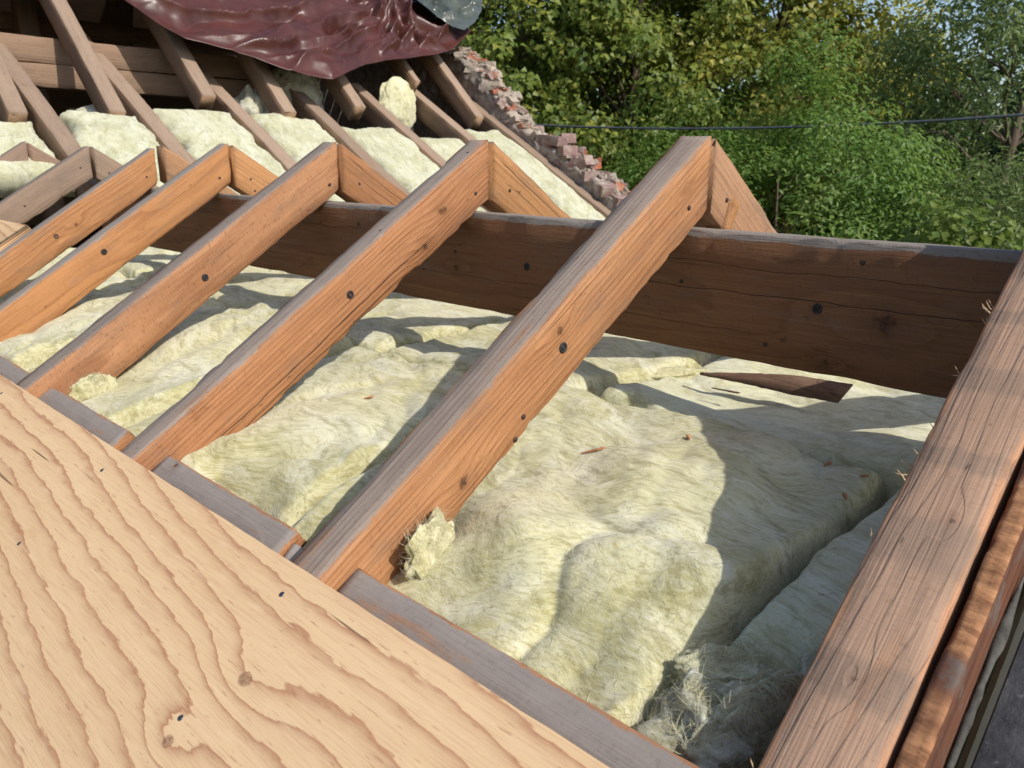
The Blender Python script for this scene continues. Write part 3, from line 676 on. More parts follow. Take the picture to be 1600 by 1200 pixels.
wad('tuft of wool standing up against the foot of the bolted rafter', (-.712, .592, -.482), (.014, .046, .044), 5.2, 1200, M_wool, rot=.2, amp=.35)
wad('tuft of wool pushed up at the foot of the saw marked rafter', (-1.80, .560, -.492), (.012, .05, .034), 6.4, 1000, M_wool, rot=.3, amp=.35)
wad('rolled wool end lying behind the split rafter', (-1.235, 1.075, -.437), (.060, .036, .022), 7.7, 1300, M_wool, rot=.5, amp=.25)
wad('rolled wool clump in the shade of the split rafter', (-1.40, 1.06, -.445), (.085, .035, .020), 8.8, 1300, M_wool, rot=-.2, amp=.25)
wad('round wool cuff pressed against the gable end wall', (-.258, 1.02, -.462), (.03, .055, .042), 9.1, 1200, M_wool2, amp=.2)
wad('thick torn wool edge beside the long splinter', (-.95, 1.38, -.446), (.035, .16, .020), 10.4, 1800, M_wool, rot=-.75, amp=.25)

# bits lying on the wool
mspl = wood('bark_strip', (.20, .12, .08), (.10, .06, .042), top=0, seed=77.0, freq=330, contrast=.9)
def strip(name, label, cat, A, B, w, t, mat, seed, bend=0.0, up=(0, 0, 1), group=None):
    A, B = Vector(A), Vector(B); L = (B-A).length; n_ = 28; s_ = np.linspace(0, 1, n_)
    wd = w*np.clip(.10+1.3*s_, 0, 1); V = []
    for i in range(n_):
        zz = bend*math.sin(s_[i]*math.pi); jy = .0015*float(pn(i*.8, seed))
        V += [(s_[i]*L-wd[i]*.0, -wd[i]/2+jy, zz), (s_[i]*L+(.35*w if i == n_-1 else 0), wd[i]/2+jy, zz), (s_[i]*L+(.35*w if i == n_-1 else 0), wd[i]/2+jy, zz+t), (s_[i]*L, -wd[i]/2+jy, zz+t)]
    F = [(i*4+k, i*4+(k+1) % 4, i*4+4+(k+1) % 4, i*4+4+k) for i in range(n_-1) for k in range(4)]
    me = mesh_np(name, np.array(V), [np.array(F), np.array([[3, 2, 1, 0]]), np.array([[n_*4-4, n_*4-3, n_*4-2, n_*4-1]])])
    return link(name, me, mat, None, frame(A, B-A, up), label, cat, group)
strip('wood_splinter', 'long dark wood splinter lying on the pale batt under the beam', 'splinter', (-.795, 1.375, -.412), (-.522, 1.40, -.400), .042, .004, mspl, 3, .006, (.15, -.9, 1))
strip('wood_chip', 'thin dark sliver beside the long splinter', 'wood chip', (-.74, 1.325, -.420), (-.68, 1.318, -.416), .006, .002, mspl, 5)
def surf(X, Y):
    q = (np.array([[X]]), np.array([[Y]]))
    return float((bigbay(*q) if X > -.985 else floor_h(9.0, .8, .7)(*q)+.012)[0, 0])
mchip = simple('orange_wood_chip', (.50, .22, .09), .85, .3, 50)
for k, (X, Y, Z, L, a) in enumerate([(-.70, .88, -.40, .035, .4), (-.43, 1.12, -.418, .014, 1.2), (-.37, 1.10, -.42, .010, .2), (-.36, 1.03, -.425, .012, 2.2), (-1.18, .83, -.44, .016, .9), (-.60, 1.02, -.41, .012, 2.4)]):
    strip('wood_chip', ['orange wood sliver on the big rumpled batt', 'crumb of brown wood on the shaded wool', 'tiny wood crumb on the shaded wool', 'small dark crumb on the wool by the gable wall', 'brown wood flake on the wool by the split rafter', 'thin wood flake on the wool behind the folds'][k], 'wood chip',
          (X, Y, surf(X, Y)+.001), (X+L*math.cos(a), Y+L*math.sin(a), surf(X+L*math.cos(a), Y+L*math.sin(a))+.003), .005, .002, mchip, k, group='wood chips on the wool')
# clay-coloured pipe end and the shard showing in the gap between the batts
me = lathe('pipe_stub', [(.0095, -.06), (.0095, 0), (.0095, .0), (.0075, .001), (.007, -.03), (.0004, -.03)], 20)
link('pipe_stub', me, M_pipe, None, frame((-.330, .925, -.487), (.3, .9, 0), (.25, -.65, .55)), 'orange pipe stub poking out of the gap between two batts', 'pipe')
M_board = simple('orange_brown_board', (.34, .13, .05), .6, .3, 25, .001)
link('floor_board', box_mesh('floor_board', -.05, .05, -.26, .26, -.01, .01, .002), M_board, None, frame((-.352, .75, -.555), (1, .05, .3), (-.3, 0, 1)), 'orange brown board at the bottom of the gap between the batts', 'board')

# ---------------------------------------------------------------- main roof beyond the small ridge
MQ = RAD(29.5); cq, sq = math.cos(MQ), math.sin(MQ)
UQ = RAD(43.0); cu_, su_ = math.cos(UQ), math.sin(UQ)
def main_pt(X, Y, off=0.0): return Vector((X+off*sq, Y, -.009-(X+3.93)*math.tan(MQ)+off*cq))
def upper_pt(X, Y, off=0.0): return Vector((X+off*su_, Y, .235-(X+4.3)*math.tan(UQ)+off*cu_))
def mwood(sd, b=1.0, ag=.35): return wood('old_roof_timber', (.33*b, .205*b, .125*b), (.19*b, .11*b, .065*b), (.27*b, .205*b, .155*b), top=.7, allgrey=ag, seed=sd, freq=110, saw=.6, contrast=1.05, hw=.045)
low = [(1.345, -4.95, -3.72, 'lower rafter of the main roof beside the heaped wool at the valley'), (1.825, -5.20, -3.60, 'lower rafter of the main roof running out from the cracked purlin'),
       (2.375, -5.02, -3.25, 'lower rafter of the main roof in front of the dark purlin end'), (2.925, -4.90, -2.8, 'lower rafter of the main roof below the sagging tarp edge'),
       (3.475, -4.85, -2.6, 'lower rafter of the main roof beside the upright yellow batt'), (3.985, -5.05, -2.6, 'long bare lower rafter of the main roof next to the last bay'),
       (4.465, -5.00, -2.6, 'lower rafter of the main roof against the broken brick gable')]
for k, (Y, Xa, Xb, lab) in enumerate(low):
    timber('main_rafter', main_pt(Xa, Y-.042), (cq, 0, -sq), (sq, 0, cq), (Xb-Xa)/cq, .084, .13, mwood(101+k*1.3, .95+.1*(k % 3)), lab, 'rafter', 'lower rafters of the main roof', seed=101+k, chip=.5, warp=.004, step=.03)
upp = [(1.215, -4.25, 'short upper rafter stub beside the valley, its sawn end above the wool'), (1.665, -4.28, 'upper rafter crossing in front of the lit purlin, sawn off above the wool'),
       (2.205, -4.40, 'upper rafter sawn off in front of the dark end of the purlin'), (2.66, -4.33, 'upper rafter coming out under the sagging maroon tarp'),
       (3.20, -4.39, 'short upper rafter end under the lowest corner of the tarp'), (3.86, -4.62, 'thin pale upper rafter behind the long bare lower rafter'),
       (4.235, -4.37, 'pale upper rafter beside the broken brick gable')]
for k, (Y, Xe, lab) in enumerate(upp):
    timber('upper_rafter', upper_pt(-6.9, Y-.04), (cu_, 0, -su_), (su_, 0, cu_), (Xe+6.9)/cu_, .08 if k != 5 else .05, .12, mwood(121+k*1.9, 1.12 if k >= 3 else 1.0, .2), lab, 'rafter', 'upper rafters of the main roof', seed=121+k, chip=.5, warp=.003, step=.03)
# purlin of two old planks
pu = empty('purlin', (-5.0, 1.2, .36), 'heavy cracked timber purlin under the upper rafters', 'beam')
for dz, h, sd in ((.245, .128, 141), (.113, .118, 142)):
    timber('plank', (0.0, -3.0, dz), (0, 1, 0), (0, 0, 1), 5.0, .16, h, mwood(sd*1.0, .92, .45), parent=pu, seed=sd, chip=1.8, step=.03, warp=.004)
# attic framing seen in the dark behind
for k, (p, d, u, L, w, h, lab) in enumerate([((-5.75, 1.72, -.66), (0, 0, 1), (1, 0, 0), 2.6, .11, .11, 'upright attic post behind the purlin'), ((-5.9, 2.15, -.66), (-.08, .16, 1), (1, 0, 0), 2.6, .12, .12, 'leaning attic post in the dark behind the purlin'),
                                            ((-6.0, -1.0, .86), (0, 1, 0), (0, 0, 1), 5.3, .06, .10, 'horizontal rail between the attic posts')]):
    timber('attic_post' if k < 2 else 'attic_rail', p, d, u, L, w, h, mwood(151+k*2.0, .8, .1), lab, 'post' if k < 2 else 'rail', seed=151+k, step=.05)
# wool between the main rafters
def slope_h(sd, b):
    def f(u, v):
        h = b+.026*pn(u*1.6+sd, v*3, sd)+.010*pn(u*5+sd, v*5, sd+3)-.006*np.exp(-(pn(u*3+sd, v*3.5, sd+5)/.07)**2)
        return h+.0035*fbm(u*12+sd, v*26, sd, 4)
    return f
mb_ = [(.70, 1.255, -4.30, -3.86, -.015, 'heap of bright wool at the valley beside the short rafter stub', 1.1), (1.35, 1.735, -4.33, -3.62, .022, 'bright wool bay with torn tufts below the sawn rafters', 1.2),
       (1.835, 2.285, -4.40, -3.3, .008, 'bright wool bay below the dark purlin end', 1.0), (2.385, 2.835, -4.40, -2.85, .0, 'bright wool bay below the sagging tarp', .9),
       (2.935, 3.385, -4.33, -2.6, -.004, 'bright wool bay under the short rafter end', .8), (3.485, 3.895, -4.25, -2.6, -.012, 'sunken wool bay beside the long bare rafter', .8), (3.995, 4.375, -4.36, -2.6, .004, 'last bright wool bay beside the brick gable', .7)]
for k, (v0, v1, Xa, Xb, b, lab, rag) in enumerate(mb_):
    O = main_pt(Xa, 0); M = frame(O, (cq, 0, -sq), (sq, 0, cq))
    batt(lab, M, 0, (Xb-Xa)/cq, v0, v1, slope_h(41+k*3.3, b), -.14, .010, M_wool3, 50+k*1.1, edge_r=.06, wob=.03*rag, nf=900, group='wool bays of the main roof', fl=(.01, .03), drop=.7)
# upright and slumped pieces at the top of the bays
wad('upright bright yellow wool batt between rafters under the tarp', (-4.70, 3.70, .36), (.06, .16, .20), 12.3, 500, M_wool2, amp=.15, group='slumped wool pieces')
wad('wool batt slumped in the shade under the sagging tarp', (-4.80, 2.93, .37), (.14, .20, .20), 13.1, 500, M_woold, amp=.2, group='slumped wool pieces')
wad('grey wool piece slumped below the purlin by the valley', (-4.78, 1.12, .22), (.16, .19, .13), 14.9, 400, M_woold, amp=.25, group='slumped wool pieces')
wad('dark wool piece hanging behind the rafter under the tarp', (-4.72, 2.58, .25), (.12, .12, .15), 15.2, 400, M_woold, amp=.3, group='slumped wool pieces')
wad('grey wool bundle below the middle of the purlin', (-4.62, 1.70, .17), (.10, .17, .10), 17.7, 400, M_woold, amp=.2, group='slumped wool pieces')

# unseen roof cover added to keep the attic dark: both slopes and the ends
M_deck = wood('roof_deck_board', (.2, .13, .08), (.1, .065, .04), top=.3, seed=161)
rd = empty('unseen_roof_deck', (-7, 1, 1.0), 'unseen boarded upper part of the main roof, added to darken the attic', 'roof')
ri_ = -rd.location
for i in range(14):
    x0 = .0+i*.165
    A = upper_pt(-5.06, -2.7, .012)+Vector((-cu_, 0, su_))*(x0)
    timber('deck_board', A+ri_, (0, 1, 0), (su_, 0, cu_), 7.1, .158, .02, M_deck, parent=rd, seed=161+i, step=.4)
top = upper_pt(-5.06, -2.7, .012)+Vector((-cu_, 0, su_))*2.3
timber('back_slope', top+ri_, (0, 1, 0), (-su_, 0, cu_), 7.1, .02, .02, M_deck, parent=rd, seed=190, step=.5)
link('back_slope', box_mesh('back_slope', 0, 7.1, 0, 5.2, -.03, 0), M_deck, rd, Matrix.Translation(ri_) @ frame(top, (0, 1, 0), (-su_, 0, cu_)))
link('end_boarding', box_mesh('end_boarding', -9.0, -4.9, -2.75, -2.70, -.7, 2.4), M_dark, rd, Matrix.Translation(ri_))

# ---------------------------------------------------------------- broken brick gable
def brick_mat(name, a, b, dust):
    n = NT(name); P = n.coord(); inf = n.t.nodes.new('ShaderNodeObjectInfo'); r = inf.outputs['Random']
    q = n.vop('ADD', P, n.vec(n.mul(r, 30), n.mul(r, 17), 0))
    x = n.noise(q, 22, 5, .65); y = n.noise(q, 70, 4, .7)
    c = n.mix(n.ss(.3, .7, n.add(n.mul(x, .6), n.mul(r, .4))), a, b); c = n.mix(n.mul(n.ss(.42, .62, n.noise(q, 13, 5, .65)), .8), c, dust)
    n.bsdf(c, .92, n.bump(n.add(x, n.mul(y, .5)), .008), .2); return n.m
M_brick = [brick_mat('dusty_brick', (.27, .165, .145), (.21, .14, .125), (.36, .29, .25)), brick_mat('broken_brick', (.46, .15, .07), (.36, .12, .07), (.40, .25, .19)), brick_mat('mortared_stone', (.36, .29, .23), (.28, .23, .19), (.42, .36, .29))]
M_mortar = simple('crumbled_mortar', (.33, .27, .225), .95, .35, 25, .012, 45)
gw = empty('brick_gable', (-4.0, 4.62, GROUND), 'broken stepped brick gable wall beside the last rafter', 'wall')
brk = []
for mi in range(3):
    for v in range(4):
        import bmesh
        bm = bmesh.new(); bmesh.ops.create_cube(bm, size=1); bmesh.ops.subdivide_edges(bm, edges=bm.edges[:], cuts=1, use_grid_fill=True)
        rb_ = random.Random(mi*10+v)
        for ve in bm.verts:
            ve.co = (ve.co.x*.235, ve.co.y*.112, ve.co.z*.068)
            j = .006 if mi == 0 else .014
            ve.co += Vector((rb_.uniform(-j, j), rb_.uniform(-j, j)*.7, rb_.uniform(-j, j)*.6))
        me = bpy.data.meshes.new('brick'); bm.to_mesh(me); bm.free(); me.materials.append(M_brick[mi]); brk.append(me)
rb_ = random.Random(99)
def wall_top(X): return main_pt(X, 0).z+.125+.055*float(pn(X*2.3, 3.3))+.035*float(pn(X*9, 1.1))+.15*float(sstep(-4.35, -4.8, X))-.10*float(sstep(-4.95, -5.2, X))
gl = -Vector(gw.location)
nb = 0
for row in range(60):
    z = -1.4+row*.081
    for col in range(14):
        X = -5.35+col*.25+(.125 if row % 2 else 0)
        t = wall_top(X)
        if X > -2.45 or z > t or z < t-.52: continue
        depth = t-z
        for wy, Y in enumerate((4.545, 4.665)):
            if wy == 1 and depth < .03 and rb_.random() < .35: continue
            if depth < .085:      # rubble at the broken top: half bats, turned
                kind = 1 if (X > -3.3 and rb_.random() < .5) or rb_.random() < .08 else (2 if X < -4.3 else 0)
                sx, rz, tl = rb_.uniform(.35, .95), rb_.uniform(-.9, .9), rb_.uniform(-.35, .35)
            else: kind, sx, rz, tl = (2 if X < -4.35 and rb_.random() < .7 else (1 if rb_.random() < .10 else 0)), 1, rb_.uniform(-.03, .03), 0
            M = Matrix.Translation(Vector((X+rb_.uniform(-.01, .01), Y+rb_.uniform(-.012, .012), z))+gl) @ Matrix.Rotation(rz, 4, 'Z') @ Matrix.Rotation(tl, 4, 'Y') @ Matrix.Diagonal((sx, 1, 1, 1))
            link('brick', brk[kind*4+rb_.randrange(4)], None, gw, M); nb += 1
# rubble bits on the broken crest
for k in range(240):
    X = rb_.uniform(-5.1, -2.6); s_ = rb_.uniform(.10, .38)
    M = Matrix.Translation(Vector((X, rb_.uniform(4.49, 4.70), wall_top(X)-.035+rb_.uniform(-.03, .035)))+gl) @ Matrix.Rotation(rb_.uniform(0, 3), 4, 'Z') @ Matrix.Rotation(rb_.uniform(-.8, .8), 4, 'X') @ Matrix.Diagonal((s_, s_*1.7, s_*1.9, 1))
    link('rubble', brk[(rb_.choice([0, 2, 2, 2, 1]))*4+rb_.randrange(4)], None, gw, M)
# mortar core, stepped under the crest
xs = np.linspace(-5.5, -2.4, 170); V = []; dz_ = np.concatenate([[GROUND-.2-0], np.linspace(-.62, 0, 36)])
nr_ = 2*37
for X in xs:
    t = wall_top(X)-.035+.03*float(pn(X*17, 8.8))
    col_i = [(GROUND-.2) if k == 0 else t+dz_[k] for k in range(37)]
    for k, z in enumerate(col_i): V.append((X, 4.480+.022*float(fbm(X*9, z*11, 2.2, 3))+(.03 if k == 36 else 0), z))
    for k, z in enumerate(col_i[::-1]): V.append((X, 4.722-.022*float(fbm(X*9, z*11, 7.2, 3))-(.03 if k == 0 else 0), z))
F = [(i*nr_+k, i*nr_+nr_+k, i*nr_+nr_+1+k, i*nr_+k+1) for i in range(169) for k in range(nr_-1)]
me = mesh_np('mortar', np.array(V), [np.array(F)[:, ::-1], np.arange(nr_)[None, :], (np.arange(nr_)+169*nr_)[None, ::-1]])
link('mortar', me, M_mortar, gw, Matrix.Translation(gl))
me = mesh_np('gable_peak', np.array([(x, y, z) for y in (4.5, 4.72) for x, z in ((-9, GROUND), (-5.45, GROUND), (-5.45, 1.0), (-6.75, 2.35), (-9, .6))]), [np.array([[0, 1, 2, 3, 4], [9, 8, 7, 6, 5]]), np.array([[0, 5, 6, 1], [1, 6, 7, 2], [2, 7, 8, 3], [3, 8, 9, 4], [4, 9, 5, 0]])])
link('gable_peak', me, M_mortar, gw, Matrix.Translation(gl))

# ---------------------------------------------------------------- tarpaulins
def tarp_mat(name, a, b, rough):
    n = NT(name); P = n.coord(); x = n.noise(P, 5, 5, .6); y = n.noise(P, 40, 4, .6)
    c = n.mix(n.ss(.3, .7, x), a, b); c = n.mix(n.mul(n.ss(.58, .72, n.noise(P, 16, 5, .7)), .4), c, tuple(v*1.6+.02 for v in a))
    n.bsdf(c, rough, n.bump(n.add(n.mul(y, .3), n.noise(P, 9, 3, .5)), .003, .5), .4); return n.m
def seg_dist(Y, S, pl):
    d = np.full(Y.shape, 9.0)
    for (a0, b0), (a1, b1) in zip(pl[:-1], pl[1:]):
        t = np.clip(((Y-a0)*(a1-a0)+(S-b0)*(b1-b0))/((a1-a0)**2+(b1-b0)**2), 0, 1)
        d = np.minimum(d, np.hypot(Y-a0-t*(a1-a0), S-b0-t*(b1-b0)))
    return d
def tarp(name, label, mat, hem_pts, off, stop, seed, crumple, ridges, cr2=1.0, pinch=(3.80, 1.05)):
    """hangs on the upper slope: from s = stop (upslope) down to the hem; ridges = folds (polyline in Y,S; height; width)"""
    nu, nv = 380, 170
    hp = np.array(hem_pts); Y = np.linspace(hp[0, 0], hp[-1, 0], nu); hem = np.interp(Y, hp[:, 0], hp[:, 1])
    t = np.linspace(0, 1, nv); YY = Y[:, None]+0*t[None]; S = hem[:, None]+(stop-hem[:, None])*t[None]
    wy = YY+.05*fbm(YY*3+seed, S*3, 1, 3); ws = S+.05*fbm(YY*3, S*3+seed, 5, 3)
    N_ = np.full(YY.shape, off)
    for pl, h, w in ridges: N_ = N_+1.0*h*np.exp(-np.abs(seg_dist(wy, ws, pl)/w))
    tri = lambda q: np.abs((q % 1.0)-.5)*2
    # pleats gathered at the pinch point, and long drooping swags on the flat left part
    py, ps = pinch
    th = np.arctan2(ws-ps, wy-py); rr_ = np.hypot(ws-ps, wy-py)
    N_ = N_+crumple*2.6*np.exp(-rr_/.55)*sstep(.03, .2, rr_)*(tri(th*2.1+.5*pn(wy*1.5, ws*1.5, seed))-.5)*(.5+.9*np.abs(pn(th*1.3+seed, rr_*1.2, seed)))
    N_ = N_+crumple*1.5*np.exp(-rr_/.9)*(tri(th*4.7+.9*pn(wy*2, ws*2, seed+1))-.5)*np.abs(pn(th*2.3+seed, rr_*2, seed+2))
    sw = ws-.22*(wy-py)+.10*np.sin((wy-py)*1.6)
    N_ = N_+crumple*1.1*sstep(.25, .8, py-wy)*(tri(sw*2.9+.35*pn(wy*1.1, ws*1.1, seed+6))-.5)
    f1 = np.full(YY.shape, 9.0); rs_ = np.random.default_rng(int(seed*7)); f2 = f1.copy()
    for q in range(int(46*cr2)):
        cy, cs = rs_.uniform(hp[0, 0], hp[-1, 0]), rs_.uniform(.1, 1.9); dd_ = np.hypot((wy-cy)*.8, ws-cs); f2 = np.minimum(f2, np.maximum(f1, dd_)); f1 = np.minimum(f1, dd_)
    N_ = N_+crumple*1.6*cr2*(f2-f1-.08)          # facetted crumple
    e = S-hem[:, None]; k_ = .12+.88*sstep(0, .16, e); N_ = off+(N_-off)*k_+.03*np.exp(-e/.30)
    X = -4.3-S*cu_+N_*su_; Z = .235+S*su_+N_*cu_
    V = np.stack([X, YY, Z], -1); org = np.array([-5.2, (hp[0, 0]+hp[-1, 0])/2, 1.0])
    idx = np.arange(nu*nv).reshape(nu, nv); Q = np.stack([idx[:-1, :-1], idx[1:, :-1], idx[1:, 1:], idx[:-1, 1:]], -1).reshape(-1, 4)
    o = link(name, mesh_np(name, (V-org).reshape(-1, 3), Q, True), mat, None, Matrix.Translation(Vector(org)), label, 'tarp')
    so_ = o.modifiers.new('thickness', 'SOLIDIFY'); so_.thickness = .003
    return o
folds = [([(1.922, .723), (2.226, .691), (2.788, .783), (3.627, 1.091)], .06, .03), ([(2.237, .358), (2.711, .441), (3.16, .608), (3.555, .819), (3.758, 1.029)], .10, .035), ([(2.64, .208), (3.166, .529), (3.543, .751), (3.799, 1.003)], .07, .03),
         ([(2.935, .186), (3.402, .503), (3.758, .789), (3.846, 1.083)], .13, .05), ([(3.488, .471), (3.871, .74), (3.964, 1.037)], .09, .03), ([(4.176, .651), (3.955, .686), (3.949, .963)], .08, .03), ([(3.744, .533), (4.262, .879), (4.542, 1.003)], .05, .025),
         ([(2.166, .453), (2.554, .462), (3.028, .72), (3.55, .952)], .05, .05), ([(3.961, 1.179), (4.016, .976), (4.281, .81)], .07, .03), ([(2.415, .331), (2.753, .351), (3.061, .423)], .04, .03),
         ([(3.222, .725), (3.615, .877)], -.09, .03), ([(2.872, .501), (3.406, .694)], -.07, .025), ([(3.235, .387), (3.624, .686), (3.779, .929)], -.07, .02), ([(3.634, .517), (3.802, .797)], -.07, .02), ([(3.875, .605), (3.972, .827)], -.05, .02), ([(2.162, .532), (2.611, .585), (3.038, .834)], -.03, .04)]
tarp('tarpaulin', 'glossy maroon tarpaulin bunched over the upper rafters', tarp_mat('maroon_tarp', (.085, .026, .020), (.055, .018, .015), .36),
     [(1.68, .95), (1.827, .78), (1.886, .715), (1.995, .56), (2.116, .43), (2.486, .325), (2.649, .24), (2.929, .185), (3.093, .27), (3.274, .37), (3.468, .44), (3.788, .52), (4.155, .625), (4.324, .735), (4.60, .94)], .10, 1.95, 3.0, .045, folds, .8)
tarp('tarpaulin', 'shiny grey green tarpaulin over the top of the brick gable', tarp_mat('grey_green_tarp', (.085, .098, .085), (.05, .062, .055), .24),
     [(3.98, 1.25), (4.08, 1.06), (4.16, .90), (4.26, .80), (4.36, .78), (4.55, .90), (4.75, 1.08), (4.86, 1.22)], .20, 2.1, 8.0, .075, [([(4.1, 1.3), (4.4, 1.2), (4.8, 1.3)], .05, .03), ([(4.2, .95), (4.45, 1.0), (4.7, 1.12)], .05, .03)], 1.5, (4.35, 1.5))

# ---------------------------------------------------------------- trees
def leaf_mat(name, cols, trans=.35):
    n = NT(name); ge = n.t.nodes.new('ShaderNodeNewGeometry'); r = ge.outputs['Random Per Island']
    P = n.coord(); b = n.noise(P, .55, 3, .6)
    ramp = n.node('ShaderNodeValToRGB', {'Fac': n.add(n.mul(r, .6), n.mul(n.ss(.3, .7, b), .4))}); el = ramp.color_ramp.elements
    el[0].position = 0; el[0].color = (*cols[0], 1); el[1].position = 1; el[1].color = (*cols[-1], 1)
    for i, c in enumerate(cols[1:-1]): e = el.new((i+1)/(len(cols)-1)); e.color = (*c, 1)
    p = n.node('ShaderNodeBsdfPrincipled', {'Base Color': ramp.outputs[0], 'Roughness': .5}); p.inputs['Specular IOR Level'].default_value = .35
    tr = n.node('ShaderNodeBsdfTranslucent', {'Color': n.mix(.5, ramp.outputs[0], tuple(min(1, c*1.8) for c in cols[len(cols)//2]))})
    mx = n.node('ShaderNodeMixShader', {0: trans, 1: p.outputs[0], 2: tr.outputs[0]}); n.t.links.new(mx.outputs[0], n.out.inputs[0]); return n.m
n = NT('tree_bark'); P = n.coord(); x, y, z = n.xyz(P); a = n.noise(n.vec(n.mul(x, 12), n.mul(y, 12), n.mul(z, 3)), 1, 4, .65)
n.bsdf(n.mix(a, (.07, .05, .035), (.20, .155, .115)), .9, n.bump(a, .02), .2); M_bark = n.m
def tubes(name, segs, seg=6):
    V = []; F = []; b = 0
    for pts, rads in segs:
        pts = np.asarray(pts); m = len(pts)
        for i in range(m):
            d = pts[min(i+1, m-1)]-pts[max(i-1, 0)]; d = d/(np.linalg.norm(d)+1e-9)
            u = np.cross(d, (0.31, .95, .05)); u /= np.linalg.norm(u)+1e-9; v = np.cross(d, u)
            for k in range(seg):
                t = 2*math.pi*k/seg; V.append(pts[i]+(u*math.cos(t)+v*math.sin(t))*rads[i])
        for i in range(m-1):
            for k in range(seg): F.append((b+i*seg+k, b+i*seg+(k+1) % seg, b+(i+1)*seg+(k+1) % seg, b+(i+1)*seg+k))
        b += m*seg
    return mesh_np(name, np.array(V), np.array(F), True)
def leaves_np(C, rs, per, crad, size, asp, droop, flat, palm=False, ctr=None):
    n = len(C)*per
    c = np.repeat(C, per, 0); d = rs.normal(size=(n, 3)); d /= np.linalg.norm(d, axis=1)[:, None]
    rad = crad*rs.uniform(.15, 1, n)**.6
    p = c+d*rad[:, None]*np.array([1, 1, flat])
    og = p-(ctr if ctr is not None else c); og = og/(np.linalg.norm(og, axis=1)[:, None]+1e-9)
    nrm = d*.4+og*.6+np.array([0, 0, .55])+rs.normal(size=(n, 3))*.42; nrm /= np.linalg.norm(nrm, axis=1)[:, None]
    t = d*np.array([1, 1, .2])+rs.normal(size=(n, 3))*.5+np.array([0, 0, -droop]); t -= nrm*np.sum(t*nrm, 1)[:, None]; t /= np.linalg.norm(t, axis=1)[:, None]+1e-9
    b = np.cross(nrm, t); s = (size*rs.uniform(.6, 1.25, n))[:, None]
    if not palm:
        V = np.stack([p, p+t*s*.45+b*s*asp*.5+nrm*s*.10, p+t*s-nrm*s*.08, p+t*s*.45-b*s*asp*.5+nrm*s*.10], 1)
        i = np.arange(n)*4; F = np.concatenate([np.stack([i, i+1, i+2], -1), np.stack([i, i+2, i+3], -1)])
        return V.reshape(-1, 3), F
    # palmate leaf outline: centre lobe and two side lobes with notches between, folded a little
    pr = [(0, 0, 0), (.10, .46, .06), (.42, .30, .03), (.98, 0, -.10), (.42, -.30, .03), (.10, -.46, .06)]
    V = np.stack([p+t*s*a_+b*s*b_+nrm*s*c_ for a_, b_, c_ in pr], 1)
    i = np.arange(n)*6; F = np.concatenate([np.stack([i, i+j, i+k], -1) for k, j in ((1, 2), (2, 3), (3, 4), (4, 5))])
    return V.reshape(-1, 3), F
def tree(name, label, base, cz, rad, nclump, per, crad, size, asp, mat, seed, droop=.3, flat=.7, trunk_r=.22, zmin=-1e9, limbs=40, trunk=True, group='trees beyond the gable'):
    rs = np.random.default_rng(seed); base = np.array(base, float); ctr = np.array([base[0], base[1], cz]); rad = np.array(rad, float)
    d = rs.normal(size=(nclump*3, 3)); d /= np.linalg.norm(d, axis=1)[:, None]
    lob = 1+.30*fbm(d[:, 0]*2.1+seed, d[:, 1]*2.1, d[:, 2]*2.1, 3)
    C = ctr+d*(lob*rs.uniform(.25, 1, len(d))**.45)[:, None]*rad
    # open gaps in the crown
    keep = pn(C[:, 0]*.75+seed, C[:, 1]*.75, C[:, 2]*.9) > -.22
    C = C[keep & (C[:, 2] > GROUND+1.0) & (C[:, 2] > zmin)][:nclump]
    o = empty(name, (base[0], base[1], GROUND), label, 'tree' if trunk else 'bush', group)
    V, F = leaves_np(C, rs, per, crad, size, asp, droop, flat, asp > .9, ctr)
    rel = np.array([base[0], base[1], GROUND])
    link('crown', mesh_np('crown', V-rel, F), mat, o)
    segs = []
    topz = cz+rad[2]*.55; tz = np.linspace(GROUND, topz, 14)
    tw = np.stack([base[0]+.35*pn(tz*.35, seed+.5)*np.clip(tz-GROUND, 0, 5)/5, base[1]+.35*pn(tz*.35, seed+9.5)*np.clip(tz-GROUND, 0, 5)/5, tz], -1)
    if trunk: segs.append((tw-rel, np.linspace(trunk_r, trunk_r*.2, 14)))
    for k in rs.permutation(len(C))[:limbs]:
        e = C[k]; zz = max(GROUND+1.5, min(topz, e[2]-.35*np.linalg.norm(e[:2]-base[:2])-.3)); i = int(np.clip((zz-GROUND)/(topz-GROUND)*13, 0, 13))
        s0 = tw[i] if trunk else np.array([base[0], base[1], GROUND])+rs.normal(size=3)*[.2, .2, 0]
        m = (s0+e)/2+rs.normal(size=3)*.18+[0, 0, .12*np.linalg.norm(e-s0)]
        r0 = trunk_r*.38*(1-i/16)
        segs.append((np.stack([s0, (s0+m)/2+rs.normal(size=3)*.06, m, (m+e)/2+rs.normal(size=3)*.08, e])-rel, [r0, r0*.75, r0*.52, r0*.3, r0*.12]))
    link('trunk' if trunk else 'stem', tubes('trunk', segs), M_bark, o)
    return o
def away(ax, ay, dist): return (ax*dist, ay*dist)
L_maple = leaf_mat('maple_leaf', [(.055, .095, .018), (.12, .175, .03), (.21, .25, .045), (.36, .31, .06)])
L_dark = leaf_mat('dark_leaf', [(.03, .058, .016), (.06, .10, .024), (.11, .15, .036)])
L_yel = leaf_mat('turning_leaf', [(.11, .16, .03), (.20, .24, .045), (.33, .32, .06), (.46, .38, .07)])
L_fea = leaf_mat('feathery_leaf', [(.07, .14, .026), (.115, .21, .038), (.165, .26, .05), (.25, .28, .07)], .4)
L_wil = leaf_mat('willow_leaf', [(.07, .11, .035), (.12, .175, .055), (.18, .24, .08), (.27, .31, .12)])
